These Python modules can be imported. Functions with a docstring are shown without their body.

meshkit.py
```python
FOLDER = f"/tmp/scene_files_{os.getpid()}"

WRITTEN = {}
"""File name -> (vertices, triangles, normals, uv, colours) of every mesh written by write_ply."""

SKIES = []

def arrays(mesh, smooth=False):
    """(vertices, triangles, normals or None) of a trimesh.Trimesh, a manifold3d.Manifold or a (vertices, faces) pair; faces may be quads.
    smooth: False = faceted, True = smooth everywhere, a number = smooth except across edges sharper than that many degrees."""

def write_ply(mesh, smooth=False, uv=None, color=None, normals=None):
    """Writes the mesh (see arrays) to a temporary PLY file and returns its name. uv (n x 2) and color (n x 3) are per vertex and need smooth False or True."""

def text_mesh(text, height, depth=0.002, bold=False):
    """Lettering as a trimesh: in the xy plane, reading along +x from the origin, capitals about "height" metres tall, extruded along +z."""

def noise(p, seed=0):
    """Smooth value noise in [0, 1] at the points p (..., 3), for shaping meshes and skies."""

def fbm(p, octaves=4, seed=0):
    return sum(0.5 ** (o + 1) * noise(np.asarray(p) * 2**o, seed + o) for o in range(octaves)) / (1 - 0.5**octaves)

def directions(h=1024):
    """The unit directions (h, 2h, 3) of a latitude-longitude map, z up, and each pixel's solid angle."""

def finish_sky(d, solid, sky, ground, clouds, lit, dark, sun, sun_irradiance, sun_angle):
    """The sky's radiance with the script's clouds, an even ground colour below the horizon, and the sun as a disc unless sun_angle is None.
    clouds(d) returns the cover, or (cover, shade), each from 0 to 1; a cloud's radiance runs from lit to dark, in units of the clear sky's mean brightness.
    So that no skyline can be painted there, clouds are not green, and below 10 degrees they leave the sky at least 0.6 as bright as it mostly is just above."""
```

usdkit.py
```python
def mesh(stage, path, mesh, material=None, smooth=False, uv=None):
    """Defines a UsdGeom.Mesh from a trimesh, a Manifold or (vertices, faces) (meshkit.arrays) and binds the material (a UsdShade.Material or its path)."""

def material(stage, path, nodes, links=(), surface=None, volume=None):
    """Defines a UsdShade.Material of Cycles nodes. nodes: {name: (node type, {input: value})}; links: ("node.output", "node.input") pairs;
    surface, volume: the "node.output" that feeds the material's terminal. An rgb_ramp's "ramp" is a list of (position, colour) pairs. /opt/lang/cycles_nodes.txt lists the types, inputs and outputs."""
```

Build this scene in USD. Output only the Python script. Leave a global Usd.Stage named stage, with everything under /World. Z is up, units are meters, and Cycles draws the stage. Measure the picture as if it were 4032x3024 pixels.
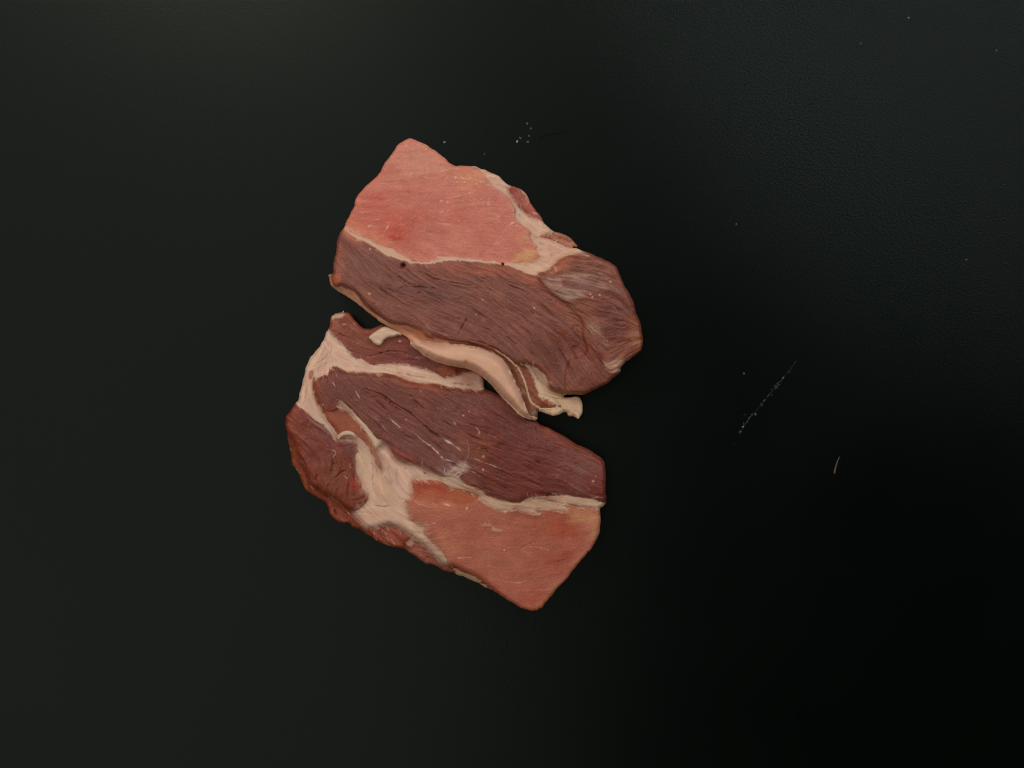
import math, numpy as np, trimesh, usdkit, meshkit, shapely
from scipy import ndimage as ndi
from scipy.spatial import cKDTree
from pxr import Usd, UsdGeom, UsdLux, UsdShade, Gf, Sdf, Vt

# ------------------------------------------------------------------ camera, light, exposure
stage = Usd.Stage.CreateInMemory()
UsdGeom.SetStageUpAxis(stage, UsdGeom.Tokens.z); UsdGeom.SetStageMetersPerUnit(stage, 1.0)
UsdGeom.Xform.Define(stage, '/World')
PW, PH = 4032.0, 3024.0            # picture, in photograph pixels
S = 0.00014                        # metres on the table per photograph pixel
H = 0.45                           # height of the lens over the table
cam = UsdGeom.Camera.Define(stage, '/World/camera')
cam.AddTranslateOp().Set((0, 0, H))
cam.CreateHorizontalApertureAttr(36.0); cam.CreateVerticalApertureAttr(27.0)
cam.CreateFocalLengthAttr(36.0 * H / (PW * S)); cam.CreateClippingRangeAttr(Gf.Vec2f(0.01, 100))
cam.CreateExposureAttr(0.0)

def lookat_light(name, pos, target, w, h, inten, color):
    l = UsdLux.RectLight.Define(stage, '/World/' + name)
    l.CreateWidthAttr(w); l.CreateHeightAttr(h); l.CreateIntensityAttr(inten); l.CreateColorAttr(color)
    m = Gf.Matrix4d().SetLookAt(Gf.Vec3d(*pos), Gf.Vec3d(*target), Gf.Vec3d(0, 0.3, 1)).GetInverse()
    l.AddTransformOp().Set(m)
    return l
# a broad warm room lamp up and to the left, a second one beyond the top edge, a dim cool window beyond the top right corner
lookat_light('ceiling_glow', (-1.05, 0.15, 1.5), (-1.05, 0.151, 0), 2.2, 3.4, 1.12, (1.0, 0.965, 0.895))
lookat_light('ceiling_lamp', (-0.85, 1.60, 1.60), (0.0, 0.0, 0), 0.5, 0.5, 17.0, (1.0, 0.93, 0.84))
lookat_light('window_light', (1.08, 1.20, 1.45), (0, 0, 0), 1.6, 0.42, 8.6, (0.93, 0.98, 1.0))
dome = UsdLux.DomeLight.Define(stage, '/World/room_glow'); dome.CreateIntensityAttr(1.0)
mat = usdkit.material(stage, '/World/Looks/room_glow', {'b': ('background_shader', {'color': (1.0, 0.9, 0.78), 'strength': 0.03})}, [], surface='b.background')
UsdShade.MaterialBindingAPI.Apply(dome.GetPrim()).Bind(mat)

rng = np.random.default_rng(7)
def lin(c):
    c = np.asarray(c, float) / 255.0
    return np.where(c <= 0.04045, c / 12.92, ((c + 0.055) / 1.055) ** 2.4)
LIGHT = np.array([0.73, 0.70, 0.645])       # what the lamps give a white card lying flat among the meat
SHEEN = 0.019                              # the damp surface's even gloss
def C(r, g, b): return np.clip((lin((r, g, b)) * (0.89, 0.85, 0.81) - SHEEN * 0.9) / LIGHT, 0.006, 0.9)

# ------------------------------------------------------------------ helpers
def tag(p, label=None, cat=None, group=None, kind=None):
    for k, v in (('label', label), ('category', cat), ('group', group), ('kind', kind)):
        if v: p.SetCustomDataByKey(k, v)
_names = {}
def path_for(parent, name):
    k = (parent, name); n = _names.get(k, 0); _names[k] = n + 1
    return f'{parent}/{name}' + (f'_{n:03d}' if n else '')
def raw_mesh(path, v, f, n, material, col=None):
    m = UsdGeom.Mesh.Define(stage, path)
    m.CreatePointsAttr(Vt.Vec3fArray.FromNumpy(np.ascontiguousarray(v, np.float32)))
    m.CreateFaceVertexCountsAttr(Vt.IntArray.FromNumpy(np.full(len(f), 3, np.int32)))
    m.CreateFaceVertexIndicesAttr(Vt.IntArray.FromNumpy(np.ascontiguousarray(f, np.int32).ravel()))
    m.CreateSubdivisionSchemeAttr('none')
    m.CreateNormalsAttr(Vt.Vec3fArray.FromNumpy(np.ascontiguousarray(n, np.float32))); m.SetNormalsInterpolation('vertex')
    if col is not None:
        UsdGeom.PrimvarsAPI(m).CreatePrimvar('tissue', Sdf.ValueTypeNames.Color3fArray, 'vertex').Set(Vt.Vec3fArray.FromNumpy(np.ascontiguousarray(col, np.float32)))
    UsdShade.MaterialBindingAPI.Apply(m.GetPrim()).Bind(material)
    return m.GetPrim()
def world(u, v, z):                        # a picture point at height z (metres)
    k = S * (H - z) / H
    return np.stack([(u - PW / 2) * k, -(v - PH / 2) * k, z + 0 * u], -1)

K = 700 / 2212.0
ORG = {'R1': (1250, 500, K), 'R2': (1850, 500, K), 'R3': (1250, 950, K), 'R4': (1850, 950, K), 'R5': (1100, 1200, K), 'R6': (1750, 1350, K),
       'R7': (1100, 1600, K), 'R8': (1750, 1850, 700 / 2020.0), 'R9': (1300, 1925, K), 'R10': (1500, 1500, K), 'R11': (1100, 500, 1600 / 2212.0), 'R12': (1050, 1200, 1500 / 1991.0)}
def P(txt):                                # 'R1 x,y x,y R2 x,y ...': points read off enlargements of the photograph
    out, o = [], (0, 0, 1.0)
    for t in txt.split():
        if t[0] == 'R': o = ORG[t]
        else:
            x, y = t.split(','); out.append((o[0] + float(x) * o[2], o[1] + float(y) * o[2]))
    return np.array(out)
def chaikin(p, n=2, closed=True):
    p = np.asarray(p, float)
    for _ in range(n):
        q = np.roll(p, -1, 0) if closed else p[1:]
        a = p if closed else p[:-1]
        m = np.stack([a * .75 + q * .25, a * .25 + q * .75], 1).reshape(-1, 2)
        p = m if closed else np.vstack([p[:1], m, p[-1:]])
    return p
def band(txt, w0, w1, wm=None):            # a strip of tissue along a line, w0 wide at its start and w1 at its end
    p = resample(chaikin(P(txt), 2, False), 6, False); t = np.gradient(p, axis=0); t /= np.linalg.norm(t, axis=1, keepdims=True)
    n = np.stack([-t[:, 1], t[:, 0]], 1) * np.interp(np.linspace(0, 1, len(p)), [0, .5, 1], [w0, (w0 + w1) / 2 if wm is None else wm, w1])[:, None] * .5
    return np.vstack([p + n, (p - n)[::-1]])
def resample(p, step, closed=True):
    p = np.vstack([p, p[:1]]) if closed else p
    d = np.r_[0, np.cumsum(np.linalg.norm(np.diff(p, axis=0), axis=1))]
    t = np.linspace(0, d[-1], max(2, int(d[-1] / step)), endpoint=not closed)
    return np.stack([np.interp(t, d, p[:, 0]), np.interp(t, d, p[:, 1])], 1)
def fbm2(x, y, s, oc=3, seed=0):
    return meshkit.fbm(np.stack([x / s, y / s, np.full_like(x, 0.37 + seed)], -1), oc, seed) - 0.5
def sstep(a, b, x):
    t = np.clip((x - a) / (b - a), 0, 1); return t * t * (3 - 2 * t)

G = 2.0                                     # grid step of the modelled surface, in picture points
class Cut:
    """One slice of meat: a height field over the slice's outline with tissue regions, fibres, seams and cracks."""
    def __init__(s, outline, seed):
        s.out = chaikin(outline, 1); s.seed = seed
        x0, y0 = s.out.min(0) - 30; x1, y1 = s.out.max(0) + 30
        s.x0, s.y0 = x0, y0
        s.X, s.Y = np.meshgrid(np.arange(x0, x1, G), np.arange(y0, y1, G))
        n1, n2 = fbm2(s.X, s.Y, 40, 4, seed), fbm2(s.X, s.Y, 40, 4, seed + 11)
        s.jx, s.jy = fbm2(s.X, s.Y, 11, 2, seed + 31), fbm2(s.X, s.Y, 11, 2, seed + 33); s.nz = fbm2(s.X, s.Y, 14, 2, seed + 21); s.wx, s.wy = n1 * 2, n2 * 2          # ragged edges
        r = resample(s.out, 4)
        r = r + np.stack([fbm2(r[:, 0], r[:, 1], 22, 3, seed + 5), fbm2(r[:, 0], r[:, 1], 22, 3, seed + 9)], 1) * 9
        r = r + np.stack([fbm2(r[:, 0], r[:, 1], 7, 2, seed + 15), fbm2(r[:, 0], r[:, 1], 7, 2, seed + 19)], 1) * 9 * np.clip(.3 + 2.2 * fbm2(r[:, 0], r[:, 1], 90, 2, seed + 25), 0, 1)[:, None]
        s.rim = r
        s.mask = shapely.contains_xy(shapely.Polygon(r).buffer(0), s.X, s.Y)
        s.dout = ndi.distance_transform_edt(s.mask) * G
        s.col = np.zeros(s.X.shape + (3,)); s.lab = np.zeros(s.X.shape, int); s.z = np.zeros(s.X.shape)
        s.bump = np.zeros(s.X.shape); s.names = []; s.kinds = []; s.labels = []
    def sdf(s, pts, warp=6, ch=2):
        p = shapely.Polygon(chaikin(pts, ch)).buffer(0)
        m = shapely.contains_xy(p, s.X + s.wx * warp, s.Y + s.wy * warp)
        return (ndi.distance_transform_edt(m) - ndi.distance_transform_edt(~m)) * G
    def region(s, name, pts, rgb, z, dome=0.0, L=30, soft=4, warp=6, fat=False, label=None, op=1.0, rag=1.5, ch=2):
        d = np.full(s.X.shape, 500.0) if pts is None else s.sdf(pts, warp, ch)
        a = sstep(-soft, soft, d + rag * (1.6 * s.f2 + .9 * s.f1))[..., None] * op
        s.col = s.col * (1 - a) + C(*rgb) * a
        i = len(s.names); s.names.append(name); s.kinds.append(fat); s.labels.append(label)
        s.lab[d > 0] = i
        k = sstep(-8, 8, d); s.z = s.z * (1 - k) + z * k
        if dome:
            s.bump = s.bump * (1 - k) + k * dome * ndi.gaussian_filter(np.sqrt(np.clip(1 - (1 - np.clip(d / L, 0, 1)) ** 2, 0, 1)), 4 if dome > 3 else 1)
        return d
    def close_gaps(s, least=260):
        """slivers left between regions go to the nearest region"""
        bad = np.zeros(s.mask.shape, bool)
        for i in range(len(s.names)):
            cc, n = ndi.label((s.lab == i) & s.mask)
            if n == 0: continue
            size = ndi.sum_labels(np.ones_like(cc), cc, np.arange(n + 1)); near = ndi.minimum(s.dout, cc, np.arange(n + 1))
            kill = (size < least) | ((i == 0) & (near > 8)); kill[0] = False; bad |= kill[cc]
        edge = ndi.binary_dilation(bad, iterations=4) & s.mask
        _, (ii, jj) = ndi.distance_transform_edt(bad | ~s.mask, return_indices=True); s.lab = np.where(bad, s.lab[ii, jj], s.lab)
        _, (ii, jj) = ndi.distance_transform_edt(edge | ~s.mask, return_indices=True)
        s.z = np.where(edge, s.z[ii, jj], s.z); s.bump = np.where(edge, s.bump[ii, jj], s.bump); s.col = np.where(edge[..., None], s.col[ii, jj], s.col)
        comp = np.zeros(s.mask.shape, int); k = 0; keep = []
        for i in range(len(s.names)):
            cc, n = ndi.label((s.lab == i) & s.mask)
            for q in range(1, n + 1): comp[cc == q] = k; keep.append(i); k += 1
        s.comp, s.comp_of = comp, keep
    def patch(s, pts, rgb, op=1.0, soft=15, warp=10, dz=0.0, streak=0.0):
        d = s.sdf(pts, warp); a = sstep(-soft, soft, d + 2.0 * s.f2 + soft * .35 * s.f3) * op
        if streak: a = a * (1 - streak + streak * sstep(-.7, 1.3, .6 * s.f2 + .5 * s.f1 + .7 * s.f3))
        s.col = s.col * (1 - a[..., None]) + C(*rgb) * a[..., None]; s.bump = s.bump + dz * sstep(-soft, soft, d)
    def spot(s, x, y, r, rgb, op=1.0, dz=0.0):
        d = np.hypot(s.X - x, s.Y - y); a = np.exp(-(d / r) ** 2) * op
        s.col = s.col * (1 - a[..., None]) + C(*rgb) * a[..., None]; s.bump = s.bump + dz * np.exp(-(d / r) ** 2)
    def stroke(s, pts, w, rgb=None, op=1.0, dz=0.0, wz=None, soft=0.6, wob=5.0, taper=True, smooth=2):
        """a line of tissue: width w, colour, and a ridge (dz > 0) or crack (dz < 0) of width wz, in millimetres"""
        p = resample(chaikin(pts, smooth, False), 4, False)
        wz = wz or w; pad = max(w, wz) * 2 + 20
        i0, i1 = (int(max(0, (p[:, 1].min() - pad - s.y0) / G)), int((p[:, 1].max() + pad - s.y0) / G) + 1)
        j0, j1 = (int(max(0, (p[:, 0].min() - pad - s.x0) / G)), int((p[:, 0].max() + pad - s.x0) / G) + 1)
        sl = (slice(i0, i1), slice(j0, j1)); x, y = s.X[sl], s.Y[sl]
        if x.size == 0: return
        d, k = cKDTree(p).query(np.stack([x + s.wx[sl] * wob + s.jx[sl] * 7, y + s.wy[sl] * wob + s.jy[sl] * 7], -1))
        t = k / max(1, len(p) - 1); tp = np.sqrt(np.clip(4 * t * (1 - t), 0, 1)) * .8 + .2 if taper else 1.0
        if taper: d = d / np.clip(.8 + 2.2 * s.nz[sl], .35, 1.6)
        if rgb is not None:
            brk = np.clip(.75 + 2.6 * s.nz[sl] + .18 * s.f1[sl], .1, 1.15) if taper else 1.0
            a = np.clip(sstep(w * .5 * tp * (1 + soft), w * .5 * tp * (1 - soft), d) * op * (tp if taper else 1) * brk, 0, 1)[..., None]
            s.col[sl] = s.col[sl] * (1 - a) + C(*rgb) * a
        if dz: s.bump[sl] += dz * np.exp(-(d / (wz * .5)) ** 2) * tp
    def fibres(s, guides):
        """grain: noise drawn out along a field of directions given at some points"""
        cx, cy = s.X[::8, ::8], s.Y[::8, ::8]; c = np.zeros(cx.shape); q = np.zeros(cx.shape)
        for (x, y, a) in guides:
            w = 1 / (np.hypot(cx - x, cy - y) + 12) ** 3; c += w * math.cos(2 * math.radians(a)); q += w * math.sin(2 * math.radians(a))
        th = 0.5 * np.arctan2(q, c)
        u, v = ndi.gaussian_filter(np.cos(2 * th), 2), ndi.gaussian_filter(np.sin(2 * th), 2)
        u, v = (ndi.zoom(a, 8, order=1)[:s.X.shape[0], :s.X.shape[1]] for a in (u, v))
        pad = [(0, s.X.shape[0] - u.shape[0]), (0, s.X.shape[1] - u.shape[1])]
        th = 0.5 * np.arctan2(np.pad(v, pad, 'edge'), np.pad(u, pad, 'edge')) + fbm2(s.X, s.Y, 70, 2, s.seed + 3) * 0.7
        dx, dy = np.cos(th), np.sin(th)
        r = np.random.default_rng(s.seed); res = []
        for sig, n in ((0.8, 16), (1.7, 26), (3.4, 40)):
            w = ndi.gaussian_filter(r.standard_normal(s.X.shape), sig); acc = w.copy()
            for sg in (-1, 1):
                yy, xx = np.mgrid[0:s.X.shape[0], 0:s.X.shape[1]].astype(float)
                for k in range(n):
                    iy, ix = np.clip(yy.astype(int), 0, s.X.shape[0] - 1), np.clip(xx.astype(int), 0, s.X.shape[1] - 1)
                    xx += sg * dx[iy, ix]; yy += sg * dy[iy, ix]
                    acc += ndi.map_coordinates(w, (yy, xx), order=1, mode='nearest') * (1 - k / n)
            res.append((acc - acc.mean()) / acc.std())
        s.f1, s.f2, s.f3 = res; s.th = th
        s.nb = np.clip(.42 + 2.6 * fbm2(s.X, s.Y, 55, 2, s.seed + 60), 0, 1) * np.clip(.6 + 2.6 * fbm2(s.X, s.Y, 15, 2, s.seed + 64), 0, 1.2)
        s.crack = np.exp(-(s.f3 / .16) ** 2) * s.nb * np.clip(.6 + .4 * s.f2, 0, 1.3) + .5 * np.exp(-(s.f2 / .12) ** 2) * np.clip(.5 + .5 * s.f3, 0, 1) * s.nb
    def sel(s, *names):
        return ndi.gaussian_filter(np.isin(s.lab, [i for i, n in enumerate(s.names) if n in names]).astype(float), 2.0)
    def marble(s, names, n, length, w, rgb, op, seed, dz=0.08):
        r = np.random.default_rng(seed)
        idx = np.argwhere((s.sel(*names) > .9) & (s.dout > 20)); 
        for k in range(n):
            i, j = idx[r.integers(len(idx))]; x, y = s.X[i, j], s.Y[i, j]; pts = [(x, y)]
            L = length * r.uniform(.3, 1.4); a0 = r.normal(0, .18)
            for _ in range(4):
                ii = int(np.clip((y - s.y0) / G, 0, s.X.shape[0] - 1)); jj = int(np.clip((x - s.x0) / G, 0, s.X.shape[1] - 1))
                t = s.th[ii, jj] + a0 + r.normal(0, .2); x += math.cos(t) * L / 4; y += math.sin(t) * L / 4; pts.append((x, y))
            s.stroke(np.array(pts), w * r.uniform(.6, 1.5), rgb, op * r.uniform(.4, 1), dz, wob=6, smooth=1)
    def feather(s, fats, n, length, w, rgb, op, seed):
        """thin strands of fat running out of the fat into the muscle"""
        r = np.random.default_rng(seed); f = s.sel(*fats)
        idx = np.argwhere((f > .3) & (f < .6) & (s.dout > 16))
        for k in range(n):
            i, j = idx[r.integers(len(idx))]; x, y = s.X[i, j], s.Y[i, j]; L = length * r.uniform(.4, 1.5); pts = []
            for sg in (-1, 1):
                px, py, a0 = x, y, r.normal(0, .35); q = []
                for _ in range(3):
                    ii = int(np.clip((py - s.y0) / G, 0, s.X.shape[0] - 1)); jj = int(np.clip((px - s.x0) / G, 0, s.X.shape[1] - 1))
                    t = s.th[ii, jj] + a0; px += sg * math.cos(t) * L / 6; py += sg * math.sin(t) * L / 6; q.append((px, py))
                pts = q[::-1] + [(x, y)] if sg < 0 else pts + q
            s.stroke(np.array(pts), w * r.uniform(.6, 1.7), rgb, op * r.uniform(.4, 1), .05, wob=6, smooth=1)
    def finish(s, T_edge=0.34, r_edge=48):
        st = ndi.gaussian_filter(s.sel('fat_strip'), 5); T_edge = T_edge + .1 * ndi.gaussian_filter(s.sel('pale_muscle'), 6) - .36 * st; r_edge = r_edge * (1 + 1.6 * st)
        base = ndi.gaussian_filter(s.z, 5)
        t = np.clip(s.dout / (r_edge * (1 + 1.3 * fbm2(s.X, s.Y, 120, 2, s.seed + 40))), 0, 1)
        prof = T_edge + (1 - T_edge) * np.sqrt(1 - (1 - t) ** 2)
        s.h = (base + ndi.gaussian_filter(s.bump, 0.6)) * prof          # millimetres
        s.h = np.where(s.mask, np.maximum(s.h, 1.2), 0)
    def heights_at(s, u, v):
        return ndi.map_coordinates(s.h, ((v - s.y0) / G, (u - s.x0) / G), order=1, mode='constant', cval=0)
    def emit(s, root, mats, below=None):
        ny, nx = s.X.shape
        cm = s.mask[:-1, :-1] & s.mask[1:, :-1] & s.mask[:-1, 1:] & s.mask[1:, 1:]
        used = np.zeros_like(s.mask); used[:-1, :-1] |= cm; used[1:, :-1] |= cm; used[:-1, 1:] |= cm; used[1:, 1:] |= cm
        vid = np.full(s.X.shape, -1); vid[used] = np.arange(used.sum())
        u, v, z = s.X[used].copy(), s.Y[used].copy(), s.h[used].copy(); col = s.col[used]
        a, b, c, d = (vid[:-1, :-1][cm], vid[:-1, 1:][cm], vid[1:, 1:][cm], vid[1:, :-1][cm])
        par = (np.add.outer(np.arange(ny - 1), np.arange(nx - 1)) % 2 == 0)[cm][:, None]
        q1 = np.where(par, np.stack([a, d, c], 1), np.stack([a, d, b], 1)); q2 = np.where(par, np.stack([a, c, b], 1), np.stack([d, c, b], 1))
        f = np.vstack([q1, q2]); lab = np.r_[s.comp[:-1, :-1][cm], s.comp[:-1, :-1][cm]]
        e = np.vstack([f[:, [0, 1]], f[:, [1, 2]], f[:, [2, 0]]]); el = np.r_[lab, lab, lab]
        key = e.min(1).astype(np.int64) * len(u) + e.max(1); un, first, cnt = np.unique(key, return_index=True, return_counts=True)
        be = e[first[cnt == 1]]; bl = el[first[cnt == 1]]
        bv = np.unique(be)
        rim = resample(s.rim, 1.0); dd, kk = cKDTree(rim).query(np.stack([u[bv], v[bv]], 1))
        u[bv], v[bv] = rim[kk, 0], rim[kk, 1]
        # the sides: two rings below the rim, drawn in at the foot
        cxy = np.full(len(u), -1); cxy[bv] = np.arange(len(bv))
        gy, gx = np.gradient(ndi.gaussian_filter(np.where(s.mask, s.dout, -ndi.distance_transform_edt(~s.mask) * G), 2))
        gj, gi = np.clip(((u[bv] - s.x0) / G).astype(int), 0, nx - 1), np.clip(((v[bv] - s.y0) / G).astype(int), 0, ny - 1)
        nxx, nyy = gx[gi, gj], gy[gi, gj]; ln = np.hypot(nxx, nyy) + 1e-6; nxx /= ln; nyy /= ln
        foot = np.full(len(bv), 0.25)
        if below is not None: foot = np.maximum(foot, below.heights_at(u[bv] + nxx * 20, v[bv] + nyy * 20) - 0.4)
        foot = np.minimum(foot, z[bv] - 0.5)
        P0 = world(u, v, z / 1000)
        rings = [P0]; cols = [col]
        for (kz, ins) in ((0.62, 0.0), (0.28, 5.0), (0.0, 16.0)):
            zz = foot + (z[bv] - foot) * kz
            w0 = P0[bv].copy(); w0[:, 0] += nxx * ins * S; w0[:, 1] -= nyy * ins * S; w0[:, 2] = zz / 1000
            rings.append(w0); cols.append(col[bv])
        V = np.vstack(rings); COL = np.vstack(cols); n0, nb = len(u), len(bv)
        F, LB = [f], [lab]; i, j = cxy[be[:, 0]], cxy[be[:, 1]]
        up = (be[:, 0], be[:, 1])
        for k in range(3):
            lo = (n0 + k * nb + i, n0 + k * nb + j)
            F += [np.stack([up[1], up[0], lo[0]], 1), np.stack([up[1], lo[0], lo[1]], 1)]; LB += [bl, bl]; up = lo
        F = np.vstack(F); LB = np.concatenate(LB)
        N = np.zeros_like(V); fn = np.cross(V[F[:, 1]] - V[F[:, 0]], V[F[:, 2]] - V[F[:, 0]])
        for k in range(3): np.add.at(N, F[:, k], fn)
        N /= np.linalg.norm(N, axis=1, keepdims=True) + 1e-20
        for ci, li in enumerate(s.comp_of):
            name = s.names[li]; ff = F[LB == ci]
            if len(ff) < 20: continue
            uq, inv = np.unique(ff, return_inverse=True)
            pr = raw_mesh(path_for(root, name), V[uq], inv.reshape(-1, 3), N[uq], mats[s.kinds[li]], COL[uq])
            if s.labels[li]: tag(pr, s.labels[li])

# ------------------------------------------------------------------ materials
def meat_material(name, rough, spec, fine, bump, sss):
    return usdkit.material(stage, '/World/Looks/' + name, {
        'a': ('attribute', {'attribute': 'tissue'}), 'g': ('geometry', {}),
        'n': ('noise_texture', {'scale': 900.0, 'detail': 3.0, 'roughness': 0.6}),
        'n2': ('noise_texture', {'scale': 170.0, 'detail': 4.0, 'roughness': 0.6}),
        'r': ('map_range', {'from_min': 0.3, 'from_max': 0.7, 'to_min': 1 - fine, 'to_max': 1 + fine}),
        'r2': ('map_range', {'from_min': 0.3, 'from_max': 0.7, 'to_min': 1 - fine, 'to_max': 1 + fine}),
        'mm': ('math', {'math_type': 'multiply'}),
        'm': ('vector_math', {'math_type': 'multiply'}),
        'rr': ('map_range', {'from_min': 0.35, 'from_max': 0.65, 'to_min': rough - 0.1, 'to_max': rough + 0.15}),
        'w': ('noise_texture', {'scale': 300.0, 'detail': 3.0, 'roughness': 0.6}), 'wr': ('map_range', {'from_min': 0.51, 'from_max': 0.62, 'to_min': 0.0, 'to_max': rough - 0.17, 'clamp': True}), 'ws': ('math', {'math_type': 'subtract'}),
        'b': ('bump', {'strength': bump, 'distance': 0.0007}),
        'p': ('principled_bsdf', {'specular_ior_level': spec, 'subsurface_weight': sss, 'subsurface_scale': 0.0012, 'subsurface_radius': (1.0, 0.45, 0.3)})},
        [('g.position', 'n.vector'), ('g.position', 'n2.vector'), ('n.fac', 'r.value'), ('n2.fac', 'r2.value'), ('r.result', 'mm.value1'), ('r2.result', 'mm.value2'),
         ('a.color', 'm.vector1'), ('mm.value', 'm.vector2'), ('m.vector', 'p.base_color'), ('n2.fac', 'rr.value'), ('g.position', 'w.vector'), ('w.fac', 'wr.value'), ('rr.result', 'ws.value1'), ('wr.result', 'ws.value2'), ('ws.value', 'p.roughness'),
         ('n.fac', 'b.height'), ('b.normal', 'p.normal')], surface='p.BSDF')
LEAN = meat_material('lean', 0.42, 0.30, 0.08, 0.6, 0.12)
FAT = meat_material('fat', 0.46, 0.25, 0.03, 0.3, 0.3)
MATS = {False: LEAN, True: FAT}
TABLE = usdkit.material(stage, '/World/Looks/dark_table', {
    'g': ('geometry', {}), 'n': ('noise_texture', {'scale': 1700.0, 'detail': 2.0}), 'n2': ('noise_texture', {'scale': 9.0, 'detail': 4.0}),
    'v': ('noise_texture', {'scale': 720.0, 'detail': 2.0}), 'ad': ('math', {'math_type': 'multiply_add', 'value2': 0.6}),
    'c': ('rgb_ramp', {'ramp': [(0.3, (0.0005, 0.0013, 0.0010)), (0.7, (0.0008, 0.0017, 0.0014))]}),
    'rr': ('map_range', {'from_min': 0.3, 'from_max': 0.7, 'to_min': 0.29, 'to_max': 0.34}),
    'sx': ('separate_xyz', {}), 'su': ('math', {'math_type': 'add'}), 'mk': ('map_range', {'range_type': 'smoothstep', 'from_min': 0.12, 'from_max': 0.42, 'to_min': 0.35, 'to_max': 1.0, 'clamp': True}), 'b': ('bump', {'strength': 0.9, 'distance': 0.0003}),
    'p': ('principled_bsdf', {'specular_ior_level': 0.130, 'specular_tint': (0.86, 1.0, 0.88)})},
    [('g.position', 'sx.vector'), ('sx.x', 'su.value1'), ('sx.y', 'su.value2'), ('su.value', 'mk.value'), ('mk.result', 'b.strength'), ('g.position', 'n.vector'), ('g.position', 'n2.vector'), ('g.position', 'v.vector'), ('n2.fac', 'c.fac'), ('c.color', 'p.base_color'), ('n2.fac', 'rr.value'), ('rr.result', 'p.roughness'),
     ('v.fac', 'ad.value1'), ('n.fac', 'ad.value3'), ('ad.value', 'b.height'), ('b.normal', 'p.normal')], surface='p.BSDF')
def plain(name, rgb, rough=0.6):
    return usdkit.material(stage, '/World/Looks/' + name, {'g': ('geometry', {}), 'n': ('noise_texture', {'scale': 700.0, 'detail': 3.0}),
        'c': ('rgb_ramp', {'ramp': [(0.3, tuple(0.7 * x for x in rgb)), (0.7, tuple(min(1, 1.2 * x) for x in rgb))]}), 'p': ('principled_bsdf', {'roughness': rough})},
        [('g.position', 'n.vector'), ('n.fac', 'c.fac'), ('c.color', 'p.base_color')], surface='p.BSDF')
FAINT = plain('faint_smear', (.0075, .009, .0085), .5)
BRIGHT = plain('bright_crumb', (.26, .265, .25))
CRUMB, GREASE, SLIVER, THREAD = plain('crumb', (.11, .112, .105)), plain('dried_fat', (.017, .019, .018), .5), plain('sliver', (.085, .055, .032)), plain('thread', (.8, .78, .74))
WET = usdkit.material(stage, '/World/Looks/damp', {'p': ('principled_bsdf', {'base_color': (.0012, .0018, .0016), 'roughness': 0.5, 'specular_ior_level': 0.085, 'specular_tint': (0.8, 1.0, 0.88)})}, [], surface='p.BSDF')

# ------------------------------------------------------------------ the table top
tb = trimesh.creation.box((1.6, 1.2, 0.03)); tb.apply_translation((0, 0, -0.015))
pr = usdkit.mesh(stage, '/World/table', tb, TABLE).GetPrim(); tag(pr, 'dark greenish black matt table top under everything', 'table', kind='structure')

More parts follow.
